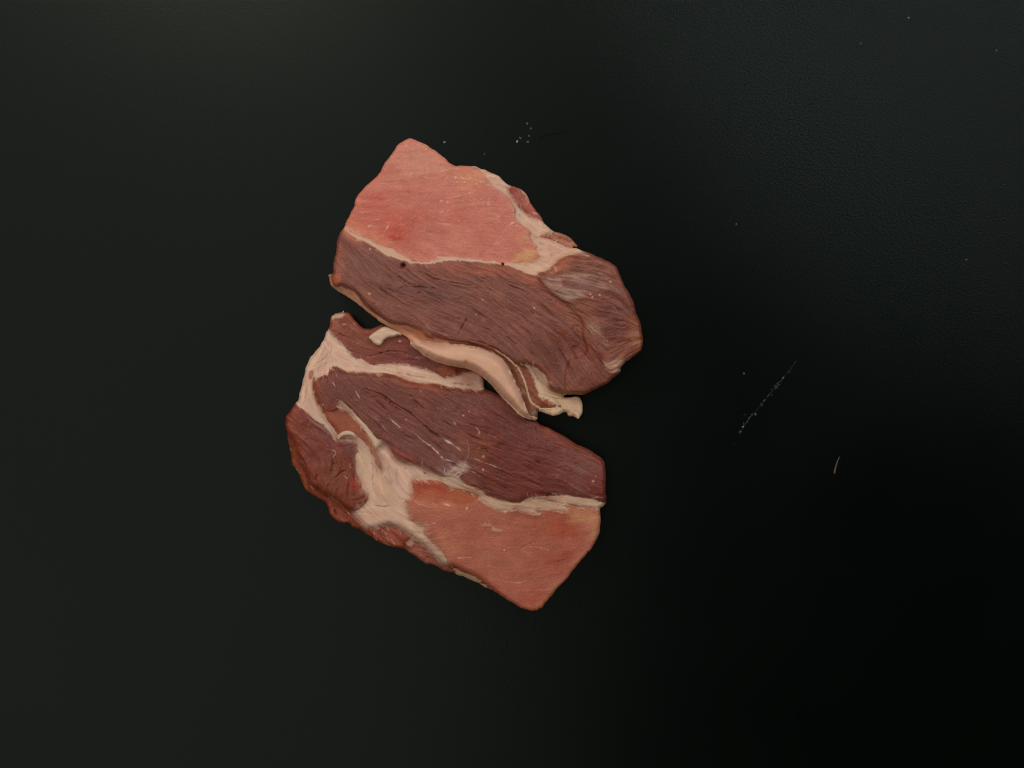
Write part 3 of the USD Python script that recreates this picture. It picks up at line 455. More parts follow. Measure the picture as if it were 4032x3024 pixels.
# ------------------------------------------------------------------ upper slice
def build_upper():
    out = P('R1 1150,140 1215,162 1275,188 1330,212 1395,245 1475,300 1540,355 1605,410 1635,447 1690,475 1730,487 1800,478 1870,482 1950,490 2040,515 2120,553 R2 240,560 330,595 380,630 430,680 455,708 500,735 560,743 630,772 700,825 725,875 770,965 825,1035 870,1090 895,1140 912,1175 960,1230 1020,1290 1080,1305 1130,1322 1215,1358 1270,1395 1295,1430 1320,1465 1352,1488 1310,1490 1265,1503 '
            'R4 1345,95 1440,130 1520,155 1610,195 1700,240 1770,280 1810,300 1835,345 1860,400 1895,480 1925,560 1965,615 2000,665 2030,735 2050,800 2062,850 2075,910 2100,960 2125,1010 2138,1090 2150,1170 2155,1250 2150,1310 2125,1370 2080,1400 2030,1440 1990,1475 1930,1510 1890,1560 1865,1610 '
            'R6 2210,315 2180,370 2130,420 2060,475 2000,520 1930,560 1850,595 1780,630 1700,655 1640,645 1560,640 1500,648 1480,665 1510,680 1560,674 1640,664 1690,680 1715,740 1720,820 1710,880 1685,925 1672,948 1640,935 1600,910 1560,920 1540,900 1530,870 1490,860 1460,880 1410,900 1340,905 1280,890 1240,870 1215,855 1180,855 1165,865 1160,900 1165,925 1150,970 1080,965 1010,945 940,905 870,845 800,775 740,710 690,650 640,585 570,520 500,445 420,385 330,340 200,305 100,290 0,265 '
            'R3 1480,1505 1380,1455 1290,1400 1220,1340 1175,1300 1148,1265 1165,1258 1140,1225 1100,1190 1020,1140 940,1090 860,1050 800,1010 740,970 680,930 620,880 560,825 500,785 440,735 370,690 300,650 230,610 180,560 155,510 140,450 135,420 160,408 200,395 197,340 205,260 225,150 235,60 '
            'R1 240,1422 255,1375 275,1320 300,1275 345,1235 355,1200 375,1140 410,1080 440,1010 465,940 478,890 495,850 540,800 575,755 630,710 700,650 750,600 785,560 805,500 835,455 875,415 900,365 945,305 985,240 1030,200 1085,165')
    c = Cut(out, 53)
    g = lambda r, x, y, a: (ORG[r][0] + x * ORG[r][2], ORG[r][1] + y * ORG[r][2], a)
    c.fibres([g('R1', 1000, 800, -6), g('R1', 1700, 900, -6), g('R1', 900, 1300, -4), g('R1', 1200, 300, 0), g('R2', 300, 1000, -10), g('R1', 1900, 1400, 5), g('R3', 350, 250, 62), g('R3', 500, 500, 55), g('R3', 900, 450, 42), g('R3', 1250, 400, 42), g('R3', 1500, 500, 20), g('R3', 1800, 560, 16), g('R3', 1200, 600, 8),
              g('R4', 100, 500, 24), g('R4', 200, 750, 30), g('R4', 500, 900, 38), g('R4', 900, 900, 42), g('R4', 700, 1250, 50), g('R4', 1000, 1500, 55), g('R4', 1400, 1500, 60), g('R4', 400, 1300, 55), g('R3', 1200, 900, 22), g('R3', 700, 800, 40), g('R3', 1800, 1050, 28), g('R3', 1500, 1150, 25), g('R4', 600, 500, 28), g('R4', 800, 560, 35),
              g('R4', 1300, 480, 10), g('R4', 1300, 620, 8), g('R4', 1700, 250, 30), g('R4', 1900, 800, 60), g('R4', 1700, 1000, -25), g('R4', 1900, 1400, -35), g('R4', 1500, 1150, 60), g('R4', 1600, 800, 20), g('R4', 1150, 250, -20), g('R2', 600, 900, 55), g('R2', 1150, 1400, 28)])
    c.region('dark_muscle', None, (122, 77, 66), 19.5, label='long dark brown muscle with cracked grain')
    d = c.region('pale_muscle', P('R1 300,1225 345,1240 360,1290 420,1330 500,1370 600,1410 680,1450 750,1500 810,1545 870,1580 960,1610 1050,1630 1130,1655 R3 1220,258 1300,268 1450,268 1530,240 1620,230 1740,225 1850,235 2050,245 R4 0,240 280,262 370,285 600,290 900,200 1000,50 R2 900,1000 900,300 -200,300 R1 1400,0 900,0 200,900'),
             (186, 114, 97), 16, 1.2, 60, soft=5, label='large pale pink muscle at the top')
    c.region('round_muscle', P('R4 820,420 930,370 1000,330 1030,290 1120,230 1230,180 1330,160 1270,90 1400,60 2400,200 2400,1400 1700,1750 R6 1600,700 1480,560 1500,200 R4 1480,1400 1400,1200 1400,1020 1340,920 1260,860 1200,800 1130,740 1080,690 1010,640 960,600 910,540 860,490'),
             (124, 77, 65), 20.5, 2.0, 80, soft=9, label='rounded brown muscle with silvery membrane at the right end')
    c.region('fat_pad', P('R1 1870,470 R2 100,470 200,520 420,640 520,730 475,770 490,820 525,890 560,940 620,1005 680,1060 730,1110 800,1150 860,1165 940,1180 1050,1295 1030,1345 960,1352 870,1362 1060,1412 1110,1442 1180,1482 1260,1500 R4 1340,92 1420,140 1500,190 1420,170 1310,160 1230,180 1140,200 1100,245 1020,290 1000,330 920,370 835,395 812,418 760,405 700,385 620,350 540,325 440,292 560,275 680,270 780,250 860,230 900,190 870,140 820,95 850,60 '
             'R2 800,1440 770,1400 740,1360 760,1310 720,1270 640,1210 580,1150 555,1080 575,1030 545,985 508,915 470,865 400,812 330,762 265,712 215,650 180,585 80,520'), (198, 158, 134), 15, 0.8, 22, soft=9, rag=1.2, fat=True, label='creamy white fat pad along the upper right edge')
    c.region('small_muscle', P('R2 505,735 560,735 640,772 665,830 690,890 745,955 795,1010 860,1070 905,1130 912,1172 860,1165 800,1150 730,1110 680,1060 620,1005 560,940 525,890 490,820 475,770'), (150, 85, 74), 13, 1.2, 25, soft=3, warp=3, label='small oval red muscle set in the fat')
    c.region('muscle_flap', P('R2 1030,1295 1130,1310 1215,1345 1280,1390 1330,1460 1370,1490 1265,1506 1180,1482 1110,1442 1060,1412 960,1385 870,1365 960,1350 1030,1345'), (160, 108, 88), 12, 1.0, 15, soft=3, warp=3, label='small pinkish flap sticking out at the right')
    c.region('fat_seam', P('R1 330,1215 350,1240 380,1270 450,1305 560,1350 640,1390 720,1420 800,1480 870,1500 930,1500 960,1550 1050,1600 1130,1640 R3 1180,235 1260,258 1400,262 1480,225 1500,195 1560,180 1680,195 1760,205 1850,215 1930,200 2000,235 2120,235 R4 0,225 30,190 100,232 200,240 300,258 380,278 405,298 370,292 280,272 150,255 0,246 R3 1850,245 1740,232 1620,240 1530,252 1450,280 1300,280 1220,270 1150,250 1000,200 R1 960,1622 870,1592 810,1560 740,1510 680,1465 600,1425 500,1385 420,1345 355,1295'), (198, 156, 130), 17.5, 0.4, 8, soft=3, warp=4, fat=True, label='thin cream fat seam between pale and dark muscle')
    c.region('fat_rim', P('R3 100,410 160,425 168,450 180,520 210,570 262,577 302,548 370,592 460,642 512,692 562,762 622,822 702,882 762,932 832,987 902,1027 1000,1047 1100,1057 1200,1092 1290,1137 1350,1192 1450,1212 1620,1244 1660,1290 1400,1420 1200,1400 1100,1230 700,980 300,700 100,600'), (190, 138, 110), 13, 0.8, 18, soft=4, warp=4, fat=True, label='narrow pinkish fat rim along the lower left edge')
    c.region('lean_band', P('R6 200,15 430,45 520,75 640,110 760,165 850,240 930,325 970,415 1010,505 1040,605 1062,700 1078,748 1120,772 1170,800 1175,930 1160,940 1080,915 1030,850 990,700 900,500 780,260 600,120'), (122, 78, 60), 15.5, 0.4, 12, soft=4, warp=3, label='brown lean band beside the thick fat strip')
    c.region('lean_band', P('R6 850,240 905,262 990,300 1060,380 1100,450 1140,520 1150,585 1190,662 1250,692 1320,722 1400,772 1470,792 1340,808 1250,808 1165,802 1120,770 1078,745 1062,700 1040,605 1010,505 970,415 930,325'), (124, 72, 54), 14.5, 0.4, 12, soft=4, warp=3, label='reddish lean band between two white layers')
    c.region('fat_band', P('R6 920,262 1040,268 1130,318 1215,375 1265,440 1285,540 1320,590 1400,612 1500,640 1560,640 1640,655 1760,640 1760,960 1500,960 1240,900 1165,862 1160,810 1250,808 1340,810 1470,793 1400,770 1320,720 1250,690 1190,660 1150,580 1140,510 1100,430 1060,355 1000,285'), (192, 164, 132), 12.5, 1.2, 22, soft=4, warp=4, fat=True, label='white fat band ending in a knob at the bottom right')
    c.region('fat_strip', P('R3 1100,1262 1165,1250 1250,1240 1330,1250 1450,1262 1600,1270 1650,1283 1850,1288 1950,1290 R6 60,28 200,25 330,35 430,55 520,85 600,120 680,165 740,215 790,280 830,370 870,440 910,530 950,610 990,700 1010,790 1030,850 1060,900 1085,915 1130,920 1180,940 1180,1000 1000,1000 600,640 300,360 -100,320 R3 1300,1480 1100,1300'), (196, 154, 128), 13.5, 9.5, 42, soft=4, warp=3, fat=True, label='thick smooth cream fat strip overhanging the other slice')
    # tints
    c.close_gaps()
    c.patch(P('R1 550,800 900,830 1300,950 1500,1100 1400,1500 1000,1550 700,1400 400,1250 450,1000'), (178, 96, 80), .8, 70)
    c.patch(P('R1 850,1080 1250,1080 1200,1250 1050,1400 900,1400 870,1300 1000,1180'), (172, 76, 62), .5, 45, streak=.5)
    c.patch(P('R1 880,1300 1050,1320 1020,1420 890,1400'), (172, 62, 50), .75, 26, streak=.5)
    c.patch(P('R1 580,800 750,820 800,920 620,930'), (176, 84, 74), .7, 40)
    c.patch(P('R1 1000,200 1250,180 1500,380 1700,550 1300,600 900,500'), (192, 132, 110), .7, 60)
    c.patch(P('R1 1700,540 1900,520 2080,600 2050,690 1850,680'), (196, 132, 100), .75, 30)
    c.patch(P('R1 400,1150 500,1220 650,1330 800,1400 900,1450 700,1440 480,1340 360,1260'), (188, 118, 90), .6, 25)
    c.patch(P('R1 1250,1150 1550,1150 1500,1450 1250,1500 1200,1300'), (172, 104, 92), .6, 50)
    c.patch(P('R1 1600,1000 1950,1050 1900,1200 1650,1200'), (180, 92, 78), .6, 40)
    c.patch(P('R2 100,1150 350,1250 250,1450 0,1400'), (176, 98, 84), .5, 50)
    c.patch(P('R4 620,110 820,100 840,200 700,265 560,275 500,220'), (198, 146, 106), .8, 18)
    c.patch(P('R2 680,1280 760,1340 800,1440 700,1460 600,1430'), (192, 134, 104), .6, 30)
    c.patch(P('R2 210,600 330,640 430,700 470,760 350,750 250,690'), (206, 164, 144), .8, 12)
    c.patch(P('R2 580,960 680,1000 760,1080 700,1080 620,1030'), (120, 44, 40), .7, 12)
    c.patch(P('R2 720,1090 800,1110 820,1150 740,1120'), (128, 84, 88), .8, 8)
    c.patch(P('R2 630,780 700,830 760,940 740,960 680,890 650,830'), (192, 140, 118), .85, 6)
    c.patch(P('R2 560,1040 640,1030 660,1150 600,1180'), (186, 158, 138), .8, 12)
    c.patch(P('R2 880,1370 1000,1380 1080,1420 960,1400'), (170, 96, 78), .8, 6)
    c.patch(P('R3 240,0 330,50 330,400 230,420 200,250'), (142, 86, 70), .75, 18)
    c.patch(P('R3 330,60 700,80 800,300 600,500 380,450'), (120, 78, 70), .6, 40)
    c.patch(P('R3 700,560 1100,520 1500,560 1900,720 1500,720 1000,680'), (104, 66, 62), .8, 40)
    c.patch(P('R3 1200,270 1600,270 2212,300 2212,420 1700,400 1400,340'), (146, 84, 70), .75, 30)
    c.patch(P('R4 0,270 350,300 700,400 900,560 1150,740 1080,760 800,560 500,440 0,370'), (146, 84, 68), .75, 22)
    c.patch(P('R4 850,560 1050,660 1300,880 1420,1060 1300,1050 1050,850'), (140, 84, 68), .7, 30)
    c.patch(P('R3 1500,900 1900,950 2100,1200 1700,1200 1400,1050'), (116, 72, 66), .6, 40)
    c.patch(P('R4 0,800 400,900 700,1150 900,1500 500,1300 100,1150'), (114, 70, 62), .5, 60)
    c.patch(P('R4 700,1250 1100,1200 1300,1400 1200,1650 900,1600'), (92, 54, 46), .7, 60)
    c.patch(P('R4 1100,1150 1500,1200 1700,1450 1400,1500 1150,1350'), (104, 54, 42), .7, 50)
    c.patch(P('R4 1250,1300 1330,1290 1320,1345 1260,1350'), (96, 20, 16), .85, 8); c.patch(P('R4 1580,1400 1660,1380 1640,1470 1590,1450'), (96, 24, 20), .8, 9)
    c.patch(P('R4 1200,330 1350,310 1700,320 1900,600 1700,600 1400,560 1200,420'), (130, 96, 82), .6, 30, streak=.7)
    c.patch(P('R4 1030,280 1120,210 1330,180 1250,280 1150,370 1030,400 1000,370'), (158, 94, 74), .8, 15)
    c.patch(P('R4 960,470 1200,400 1450,430 1680,530 1650,560 1400,480 1150,440 1120,560 1200,610 1480,650 1400,680 1200,740 1100,690 1000,600'), (168, 136, 120), .7, 18, streak=.6)
    c.patch(P('R4 1050,480 1130,470 1120,590 1050,600'), (150, 104, 86), .6, 12)
    c.patch(P('R4 1180,480 1500,520 1600,620 1300,600 1150,560'), (122, 84, 78), .6, 20, streak=.5)
    c.patch(P('R4 1180,620 1330,640 1250,720 1150,680'), (156, 130, 114), .7, 14, streak=.7)
    c.patch(P('R4 1560,900 1750,760 1960,850 2050,1100 1850,1180 1600,1120'), (86, 46, 38), .8, 45, streak=.3)
    c.patch(P('R4 1980,920 2130,1050 2140,1300 2000,1250 1970,1050'), (134, 86, 64), .7, 20)
    c.patch(P('R4 1480,1000 1650,940 1600,1050 1650,1250 1700,1300 1580,1200 1480,1080'), (150, 118, 98), .7, 20, streak=.8)
    c.patch(P('R4 1700,1500 1900,1470 2020,1460 1880,1570 1820,1640 1680,1600'), (172, 134, 114), .75, 14, streak=.6)
    c.patch(P('R6 1300,590 1500,570 1700,630 1850,590 1700,660 1500,640'), (140, 96, 68), .7, 14)
    c.patch(P('R3 165,430 300,395 305,520 262,560 215,560 180,510'), (158, 88, 68), .9, 6)
    c.patch(P('R3 900,1030 1200,1095 1350,1195 1620,1245 1450,1260 1250,1210 1050,1120'), (176, 108, 82), .8, 18)
    c.patch(P('R3 370,620 450,640 530,720 600,850 520,760 400,680'), (172, 104, 78), .6, 8)
    c.patch(P('R6 1060,320 1120,330 1210,390 1270,460 1280,540 1230,540 1150,450'), (160, 132, 118), .8, 12)
    c.patch(P('R6 1540,720 1710,700 1715,870 1680,930 1560,900'), (190, 154, 128), .7, 15)
    c.patch(P('R6 1060,860 1160,830 1165,920 1090,910'), (130, 110, 92), .8, 8)
    c.spot(*P('R6 265,228')[0], 8, (190, 96, 62), .85); c.spot(*P('R6 1560,905')[0], 6, (170, 104, 80), .8)
    dm = c.sel('dark_muscle'); pm = c.sel('pale_muscle'); rm = c.sel('round_muscle', 'small_muscle', 'muscle_flap', 'lean_band'); ft = c.sel('fat_pad', 'fat_rim', 'fat_band'); st = c.sel('fat_strip')
    c.bump += dm * (.06 * c.f1 + .11 * c.f2 + .12 * c.f3) + pm * (.012 * c.f1 + .016 * c.f2 + .025 * c.f3) + rm * (.06 * c.f1 + .11 * c.f2 + .16 * c.f3) + ft * (.03 * c.f1 + .07 * c.f2 + .18 * c.f3) + st * (.01 * c.f1 + .02 * c.f3)
    c.bump -= dm * .75 * c.crack + dm * .3 * np.clip(-c.f2 - 1.8, 0, 1.2) + rm * .5 * c.crack
    tint = 1 + (dm * .15 + rm * .12)[..., None] * (c.f2 * .45 + c.f1 * .35 - .9 * c.crack)[..., None] + (pm * .03)[..., None] * (c.f2 + .5 * c.f1)[..., None] * np.array([.6, 1.2, 1.2]) + ft[..., None] * .035 * (c.f3 + c.f2 + .6 * c.f1)[..., None]  # grain tint, darkened inside the cracks as painted shade
    c.col *= np.clip(tint, .7, 1.3)
    c.bump += fbm2(c.X, c.Y, 90, 3, 3) * 1.5 + rm * fbm2(c.X, c.Y, 45, 3, 8) * 1.6
    big = fbm2(c.X, c.Y, 60, 3, 78)[..., None]; c.col *= 1 + big * np.array([.14, .26, .24]) * (1 - .6 * st[..., None])
    lean = np.clip(dm + pm + rm, 0, 1)[..., None]; m2 = (fbm2(c.X, c.Y, 26, 3, 91) + .5 * fbm2(c.X, c.Y, 9, 2, 92))[..., None]
    c.col *= 1 + (lean - .55 * pm[..., None]) * m2 * np.array([.32, .56, .54])
    blush = np.clip(.25 + 2.2 * fbm2(c.X, c.Y, 45, 3, 93), 0, 1)[..., None] * ft[..., None] * .45; c.col = c.col * (1 - blush) + C(190, 138, 116) * blush
    cream = np.clip(1.8 * fbm2(c.X, c.Y, 30, 3, 95), 0, 1)[..., None] * ft[..., None] * .5; c.col = c.col * (1 - cream) + C(208, 178, 152) * cream
    W = (206, 156, 134)
    c.feather(('fat_pad', 'fat_seam', 'fat_band'), 330, 42, 3.4, (198, 152, 128), .75, 72)
    for t, w in (('R1 345,1240 360,1285 420,1325 500,1365 600,1405 680,1445 750,1495 810,1540 870,1580 960,1612 1050,1632 1130,1655', 30), ('R3 1150,246 1230,262 1320,270 1450,264 1520,240 1620,222 1740,218 1850,228 1920,236 2050,245 2212,265', 20), ('R4 0,240 150,248 280,264 370,288', 18), ('R4 440,290 540,315 640,355 700,380 800,405', 26)):
        c.stroke(P(t), w * K, (200, 158, 132), .9, .25, w * K, taper=False)
    for t, w, o in (('R1 1510,1080 1560,1045 1660,1030', 16, .8), ('R1 670,1160 740,1145 820,1150', 14, .6), ('R1 890,1190 870,1250 820,1330 800,1380 860,1420', 20, .7), ('R1 870,1430 960,1450', 9, .6), ('R1 460,1060 560,1070 680,1060', 16, .5), ('R1 880,915 920,905', 11, .7), ('R1 1590,1180 1700,1165 1840,1175', 10, .6), ('R1 1600,1220 1680,1215', 9, .5),
                    ('R1 1320,1340 1430,1320', 8, .5), ('R1 1720,590 1770,600 1810,650 1900,665', 14, .6), ('R1 1850,1270 1900,1310', 9, .6), ('R1 2010,1270 2060,1295', 10, .5), ('R1 2020,1200 2090,1190', 10, .5), ('R1 1610,1440 1680,1420 1730,1370', 8, .5), ('R1 1130,1590 1180,1580', 8, .6), ('R1 1560,720 1640,715', 8, .5), ('R1 1390,800 1460,800', 8, .5), ('R1 1700,860 1820,850', 14, .3), ('R1 1080,860 1200,850', 10, .3), ('R1 1990,940 2040,900', 14, .4),
                    ('R4 80,90 110,130 140,160', 14, .7), ('R4 180,150 270,140 340,150 380,210', 10, .6), ('R4 280,90 300,130', 8, .6), ('R4 100,185 40,205 0,220', 22, .5), ('R4 480,130 620,122 820,98', 10, .5), ('R4 640,260 780,240 880,180', 14, .5), ('R2 480,1240 560,1190 600,1150', 14, .6), ('R2 240,880 210,1000', 8, .4), ('R2 330,1130 390,1110', 10, .5), ('R2 100,1270 170,1290', 8, .5), ('R2 500,1360 540,1340', 9, .4),
                    ('R4 1050,320 1080,370 1110,390', 16, .7), ('R4 890,430 930,470', 12, .6), ('R4 1010,640 1070,600 1120,590 1140,520 1120,470', 11, .5), ('R4 1100,610 1250,605 1400,640 1500,655', 12, .6), ('R4 1060,450 1200,410 1450,440 1620,510 1700,550', 12, .5), ('R4 1200,330 1400,280 1500,280 1700,300', 14, .4), ('R4 1330,230 1400,260 1500,240', 14, .4), ('R4 1480,640 1620,680', 9, .5), ('R4 1560,540 1610,545', 9, .4), ('R4 1340,180 1500,240', 10, .5), ('R4 1160,80 1300,150 1400,190', 14, .5),
                    ('R4 0,430 50,410 90,460 130,440 190,480', 10, .6), ('R4 160,435 240,425 330,440', 7, .6), ('R4 270,500 330,525 420,520', 6, .5), ('R4 300,870 350,920 390,880', 9, .4), ('R4 350,880 500,1020', 9, .35), ('R4 120,960 210,1020', 10, .5), ('R4 500,1030 600,1050', 8, .4), ('R4 760,1170 860,1230', 9, .4), ('R4 550,600 560,640', 12, .4), ('R4 770,820 860,880', 9, .4), ('R4 880,680 1000,740', 8, .35), ('R4 1210,1390 1290,1480', 10, .3), ('R4 1640,1190 1720,1260', 18, .5), ('R4 1780,1245 1820,1240', 9, .6), ('R4 1480,1290 1560,1350', 9, .3), ('R4 1500,1080 1640,1280', 9, .3), ('R4 1740,1540 1850,1500 1980,1470', 10, .5),
                    ('R3 750,130 780,210 820,260', 11, .5), ('R3 1310,980 1360,1050 1440,1110', 22, .35), ('R3 1550,730 1740,800', 12, .35), ('R3 330,240 400,300 410,350', 13, .4), ('R3 540,250 580,290', 9, .4), ('R3 2030,950 2110,1010', 10, .45), ('R3 1450,1110 1640,1190', 12, .4), ('R3 620,140 640,180', 9, .4), ('R3 580,440 640,460', 8, .3), ('R3 680,600 720,610', 16, .35), ('R6 1880,430 1960,440', 8, .5), ('R6 1950,300 2060,270 2180,250', 12, .5)):
        c.stroke(P(t), w * K * 1.15, W if t.split()[0] in ('R1', 'R2') else (176, 132, 112), o, .10, w * K * 1.6)
    c.stroke(P('R6 640,95 760,170 850,245 930,330 970,420 1010,510 1040,610 1060,700 1078,748 1120,772 1175,800'), 22 * K, (184, 156, 130), .9, .5, 22 * K, taper=False)
    for t, w, dz in (('R2 860,1362 950,1372 1050,1410 1180,1470 1265,1505', 10, -1.0), ('R2 1070,1400 1140,1385', 9, -.9), ('R2 800,1280 850,1330 880,1400', 7, .4), ('R2 850,1400 900,1450 930,1440', 7, .4), ('R4 850,60 880,100 930,110', 8, .4), ('R4 960,150 1060,160 1060,230 1010,300', 9, .5), ('R4 1020,170 1020,250', 6, -.5), ('R4 1150,80 1280,140 1450,190', 6, -.5), ('R2 610,1060 600,1150', 9, .5), ('R2 900,1250 1000,1300 1020,1340', 7, -.4), ('R2 480,770 500,840 560,940 640,1020 730,1110 800,1150', 7, -.9), ('R6 1090,360 1150,430 1200,500 1260,560', 9, -.7), ('R6 1150,570 1250,640 1400,690 1650,680', 9, .5), ('R6 1390,680 1500,690 1690,715', 7, -.4), ('R6 1540,870 1620,900 1650,930', 7, -.4),
                     ('R6 60,30 60,60', 6, -.5), ('R3 1500,1280 1620,1290', 7, -.4), ('R3 1560,1290 1580,1360', 8, -.3)):
        c.stroke(P(t), w * K * 1.6, (172, 122, 100), .35, dz * 1.6, w * K * 1.8)
    for t, w, dz in (('R3 780,180 820,280 900,370 1040,460 1140,530 1250,570', 11, -1.1), ('R3 1110,340 1180,420 1260,470', 9, -1.0), ('R3 1180,290 1290,400 1360,460', 9, -.9), ('R3 1280,360 1400,450 1560,490 1750,530 1940,560', 10, -1.1), ('R3 1390,450 1500,490', 8, -.7), ('R3 1000,590 1130,560 1280,575 1500,600', 13, -1.1), ('R3 780,570 900,600 1030,660', 10, -.8), ('R3 880,680 850,730 820,800 800,870', 9, -1.0), ('R3 400,40 420,110 410,160', 8, -.8), ('R3 560,170 530,230', 9, -.8), ('R3 1700,700 1850,740 1980,820', 9, -.9), ('R3 1880,930 1820,1030 1740,1180', 13, -1.0), ('R3 1100,860 1140,900', 7, -.5), ('R3 1190,840 1180,860', 7, -.5), ('R3 300,400 310,470 290,530', 10, -1.0), ('R3 420,560 560,720 700,870 900,1010 1200,1080', 8, -.9), ('R3 1380,1140 1500,1200 1700,1240 1900,1260 2100,1320', 15, -1.6), ('R3 1500,340 1700,400 1900,410', 6, -.5), ('R3 560,250 600,300', 7, -.5), ('R3 470,520 540,560', 8, -.6), ('R3 900,180 950,240 1100,290', 7, -.6), ('R3 1680,880 1700,850', 7, -.4), ('R3 620,500 560,560', 7, -.5), ('R3 2000,640 2200,720', 7, -.7), ('R3 2000,530 2150,600 2212,640', 8, -.8),
                     ('R4 0,480 180,520', 8, -.8), ('R4 320,460 450,520 600,590 700,640', 10, -1.1), ('R4 240,560 350,620 420,660', 8, -.8), ('R4 0,560 130,600', 7, -.7), ('R4 250,700 350,790 450,850', 9, -.9), ('R4 530,760 620,830', 9, -.9), ('R4 740,870 800,910', 15, -1.4), ('R4 640,920 720,1000', 11, -1.0), ('R4 440,1000 560,1100 620,1170', 9, -1.0), ('R4 330,1060 430,1080', 7, -.7), ('R4 100,1050 250,1100', 8, -.8), ('R4 130,1130 280,1160 340,1260 370,1330', 9, -.9), ('R4 440,1140 500,1220 580,1300', 11, -1.0), ('R4 900,680 1000,730 1130,780 1250,880', 9, -.9), ('R4 740,405 800,425 830,410', 10, -1.0), ('R4 980,960 1100,1090', 9, -.8), ('R4 900,1080 960,1160', 8, -.8), ('R4 0,770 150,840 250,900', 8, -.8), ('R4 350,920 330,880', 8, -.7), ('R4 150,620 400,740', 7, -.7), ('R4 600,1010 750,1130', 7, -.6), ('R4 1130,1300 1150,1380', 9, -.7), ('R4 770,1380 860,1500 880,1580', 10, -.8), ('R4 1370,1220 1500,1330 1600,1410', 11, -.9), ('R4 1270,1320 1340,1310 1360,1240', 9, -.9), ('R4 0,1230 150,1250 300,1330 450,1420 560,1520 620,1560', 16, -1.6),
                     ('R4 1470,1000 1540,960', 7, -.7), ('R4 1480,1080 1560,1170', 7, -.7), ('R4 1800,770 1830,850 1920,860', 10, -.8), ('R4 1750,1010 1900,1080 1940,1040', 10, -.8), ('R4 1660,1240 1730,1330', 7, -.7), ('R4 1700,1555 1850,1520', 8, -1.1), ('R4 1830,1090 1900,1120', 9, -.6), ('R4 1600,740 1800,700', 12, -.5), ('R4 1290,330 1450,350', 18, -.5), ('R4 1310,500 1340,510', 8, -.5), ('R4 1960,1150 2000,1280', 10, -.6), ('R6 1080,130 1150,230', 8, -.8), ('R6 1460,430 1540,560', 8, -.6), ('R6 1830,330 1850,450 1880,500', 9, -.6), ('R6 2020,275 2150,255', 7, -.9), ('R2 640,990 700,1060', 9, -.6), ('R2 600,840 620,900', 8, -.5),
                     ('R1 870,1380 1000,1370', 6, -.4), ('R1 1000,1320 1100,1300', 6, -.4), ('R1 1830,1480 1790,1420', 7, -.4), ('R1 860,1190 860,1240', 8, -.4), ('R1 700,1230 800,1240', 8, -.3)):
        c.stroke(P(t), w * K * 1.3, (86, 46, 42) if t.split()[0] in ('R3', 'R4', 'R6') else (150, 66, 54), .4, dz, w * K * 1.15)  # crack colour: deeper muscle plus the shade of the groove, painted in
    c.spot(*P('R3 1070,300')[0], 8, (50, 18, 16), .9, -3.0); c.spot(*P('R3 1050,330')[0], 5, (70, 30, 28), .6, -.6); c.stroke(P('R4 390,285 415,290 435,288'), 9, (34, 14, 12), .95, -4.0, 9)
    c.marble(('pale_muscle',), 170, 42, 3.0, (206, 148, 126), .5, 15, .06)
    c.marble(('dark_muscle',), 90, 40, 3.0, (158, 112, 98), .4, 16, .06)
    c.marble(('round_muscle',), 70, 40, 3.6, (162, 124, 104), .4, 18, .08)
    for x, y in P('R1 1175,775 1105,245 1355,275 1540,925 645,1235 990,1355 1720,640 1735,690 2030,690 2060,685 1900,640 1605,645 1980,712 1890,825 1830,690 2125,960 1720,640 1620,940 505,1395 655,1520 R4 1750,505 1525,695 1500,660 1615,670 160,730 800,830 125,440 R2 520,1200 585,1230 540,1195 780,1060 800,1075 825,1085 R3 645,655 1975,910'):
        c.spot(x, y, 1.8 + 2.2 * abs(math.sin(x * 7 + y)), (220, 172, 150), .75, .35)  # bright dots stand for wet highlights, painted into the tissue colour
    c.finish(0.74, 15)
    root = UsdGeom.Xform.Define(stage, path_for('/World', 'meat_slice')).GetPrim()
    tag(root, 'upper raw meat slice with pale pink top, its thick cream fat strip overlapping the other', 'meat', 'raw meat slices on the table')
    return c, str(root.GetPath())

low, low_root = build_lower()
up, up_root = build_upper()
# where the upper slice lies on the lower one it is lifted
lift = low.heights_at(up.X, up.Y); lift = ndi.gaussian_filter(ndi.maximum_filter(lift, 9), 6)
up.h = np.where(up.mask, np.maximum(up.h, lift + 7.5 * np.sqrt(np.clip(up.dout / 34, 0.12, 1))), 0)
low.emit(low_root, MATS)
up.emit(up_root, MATS, below=low)

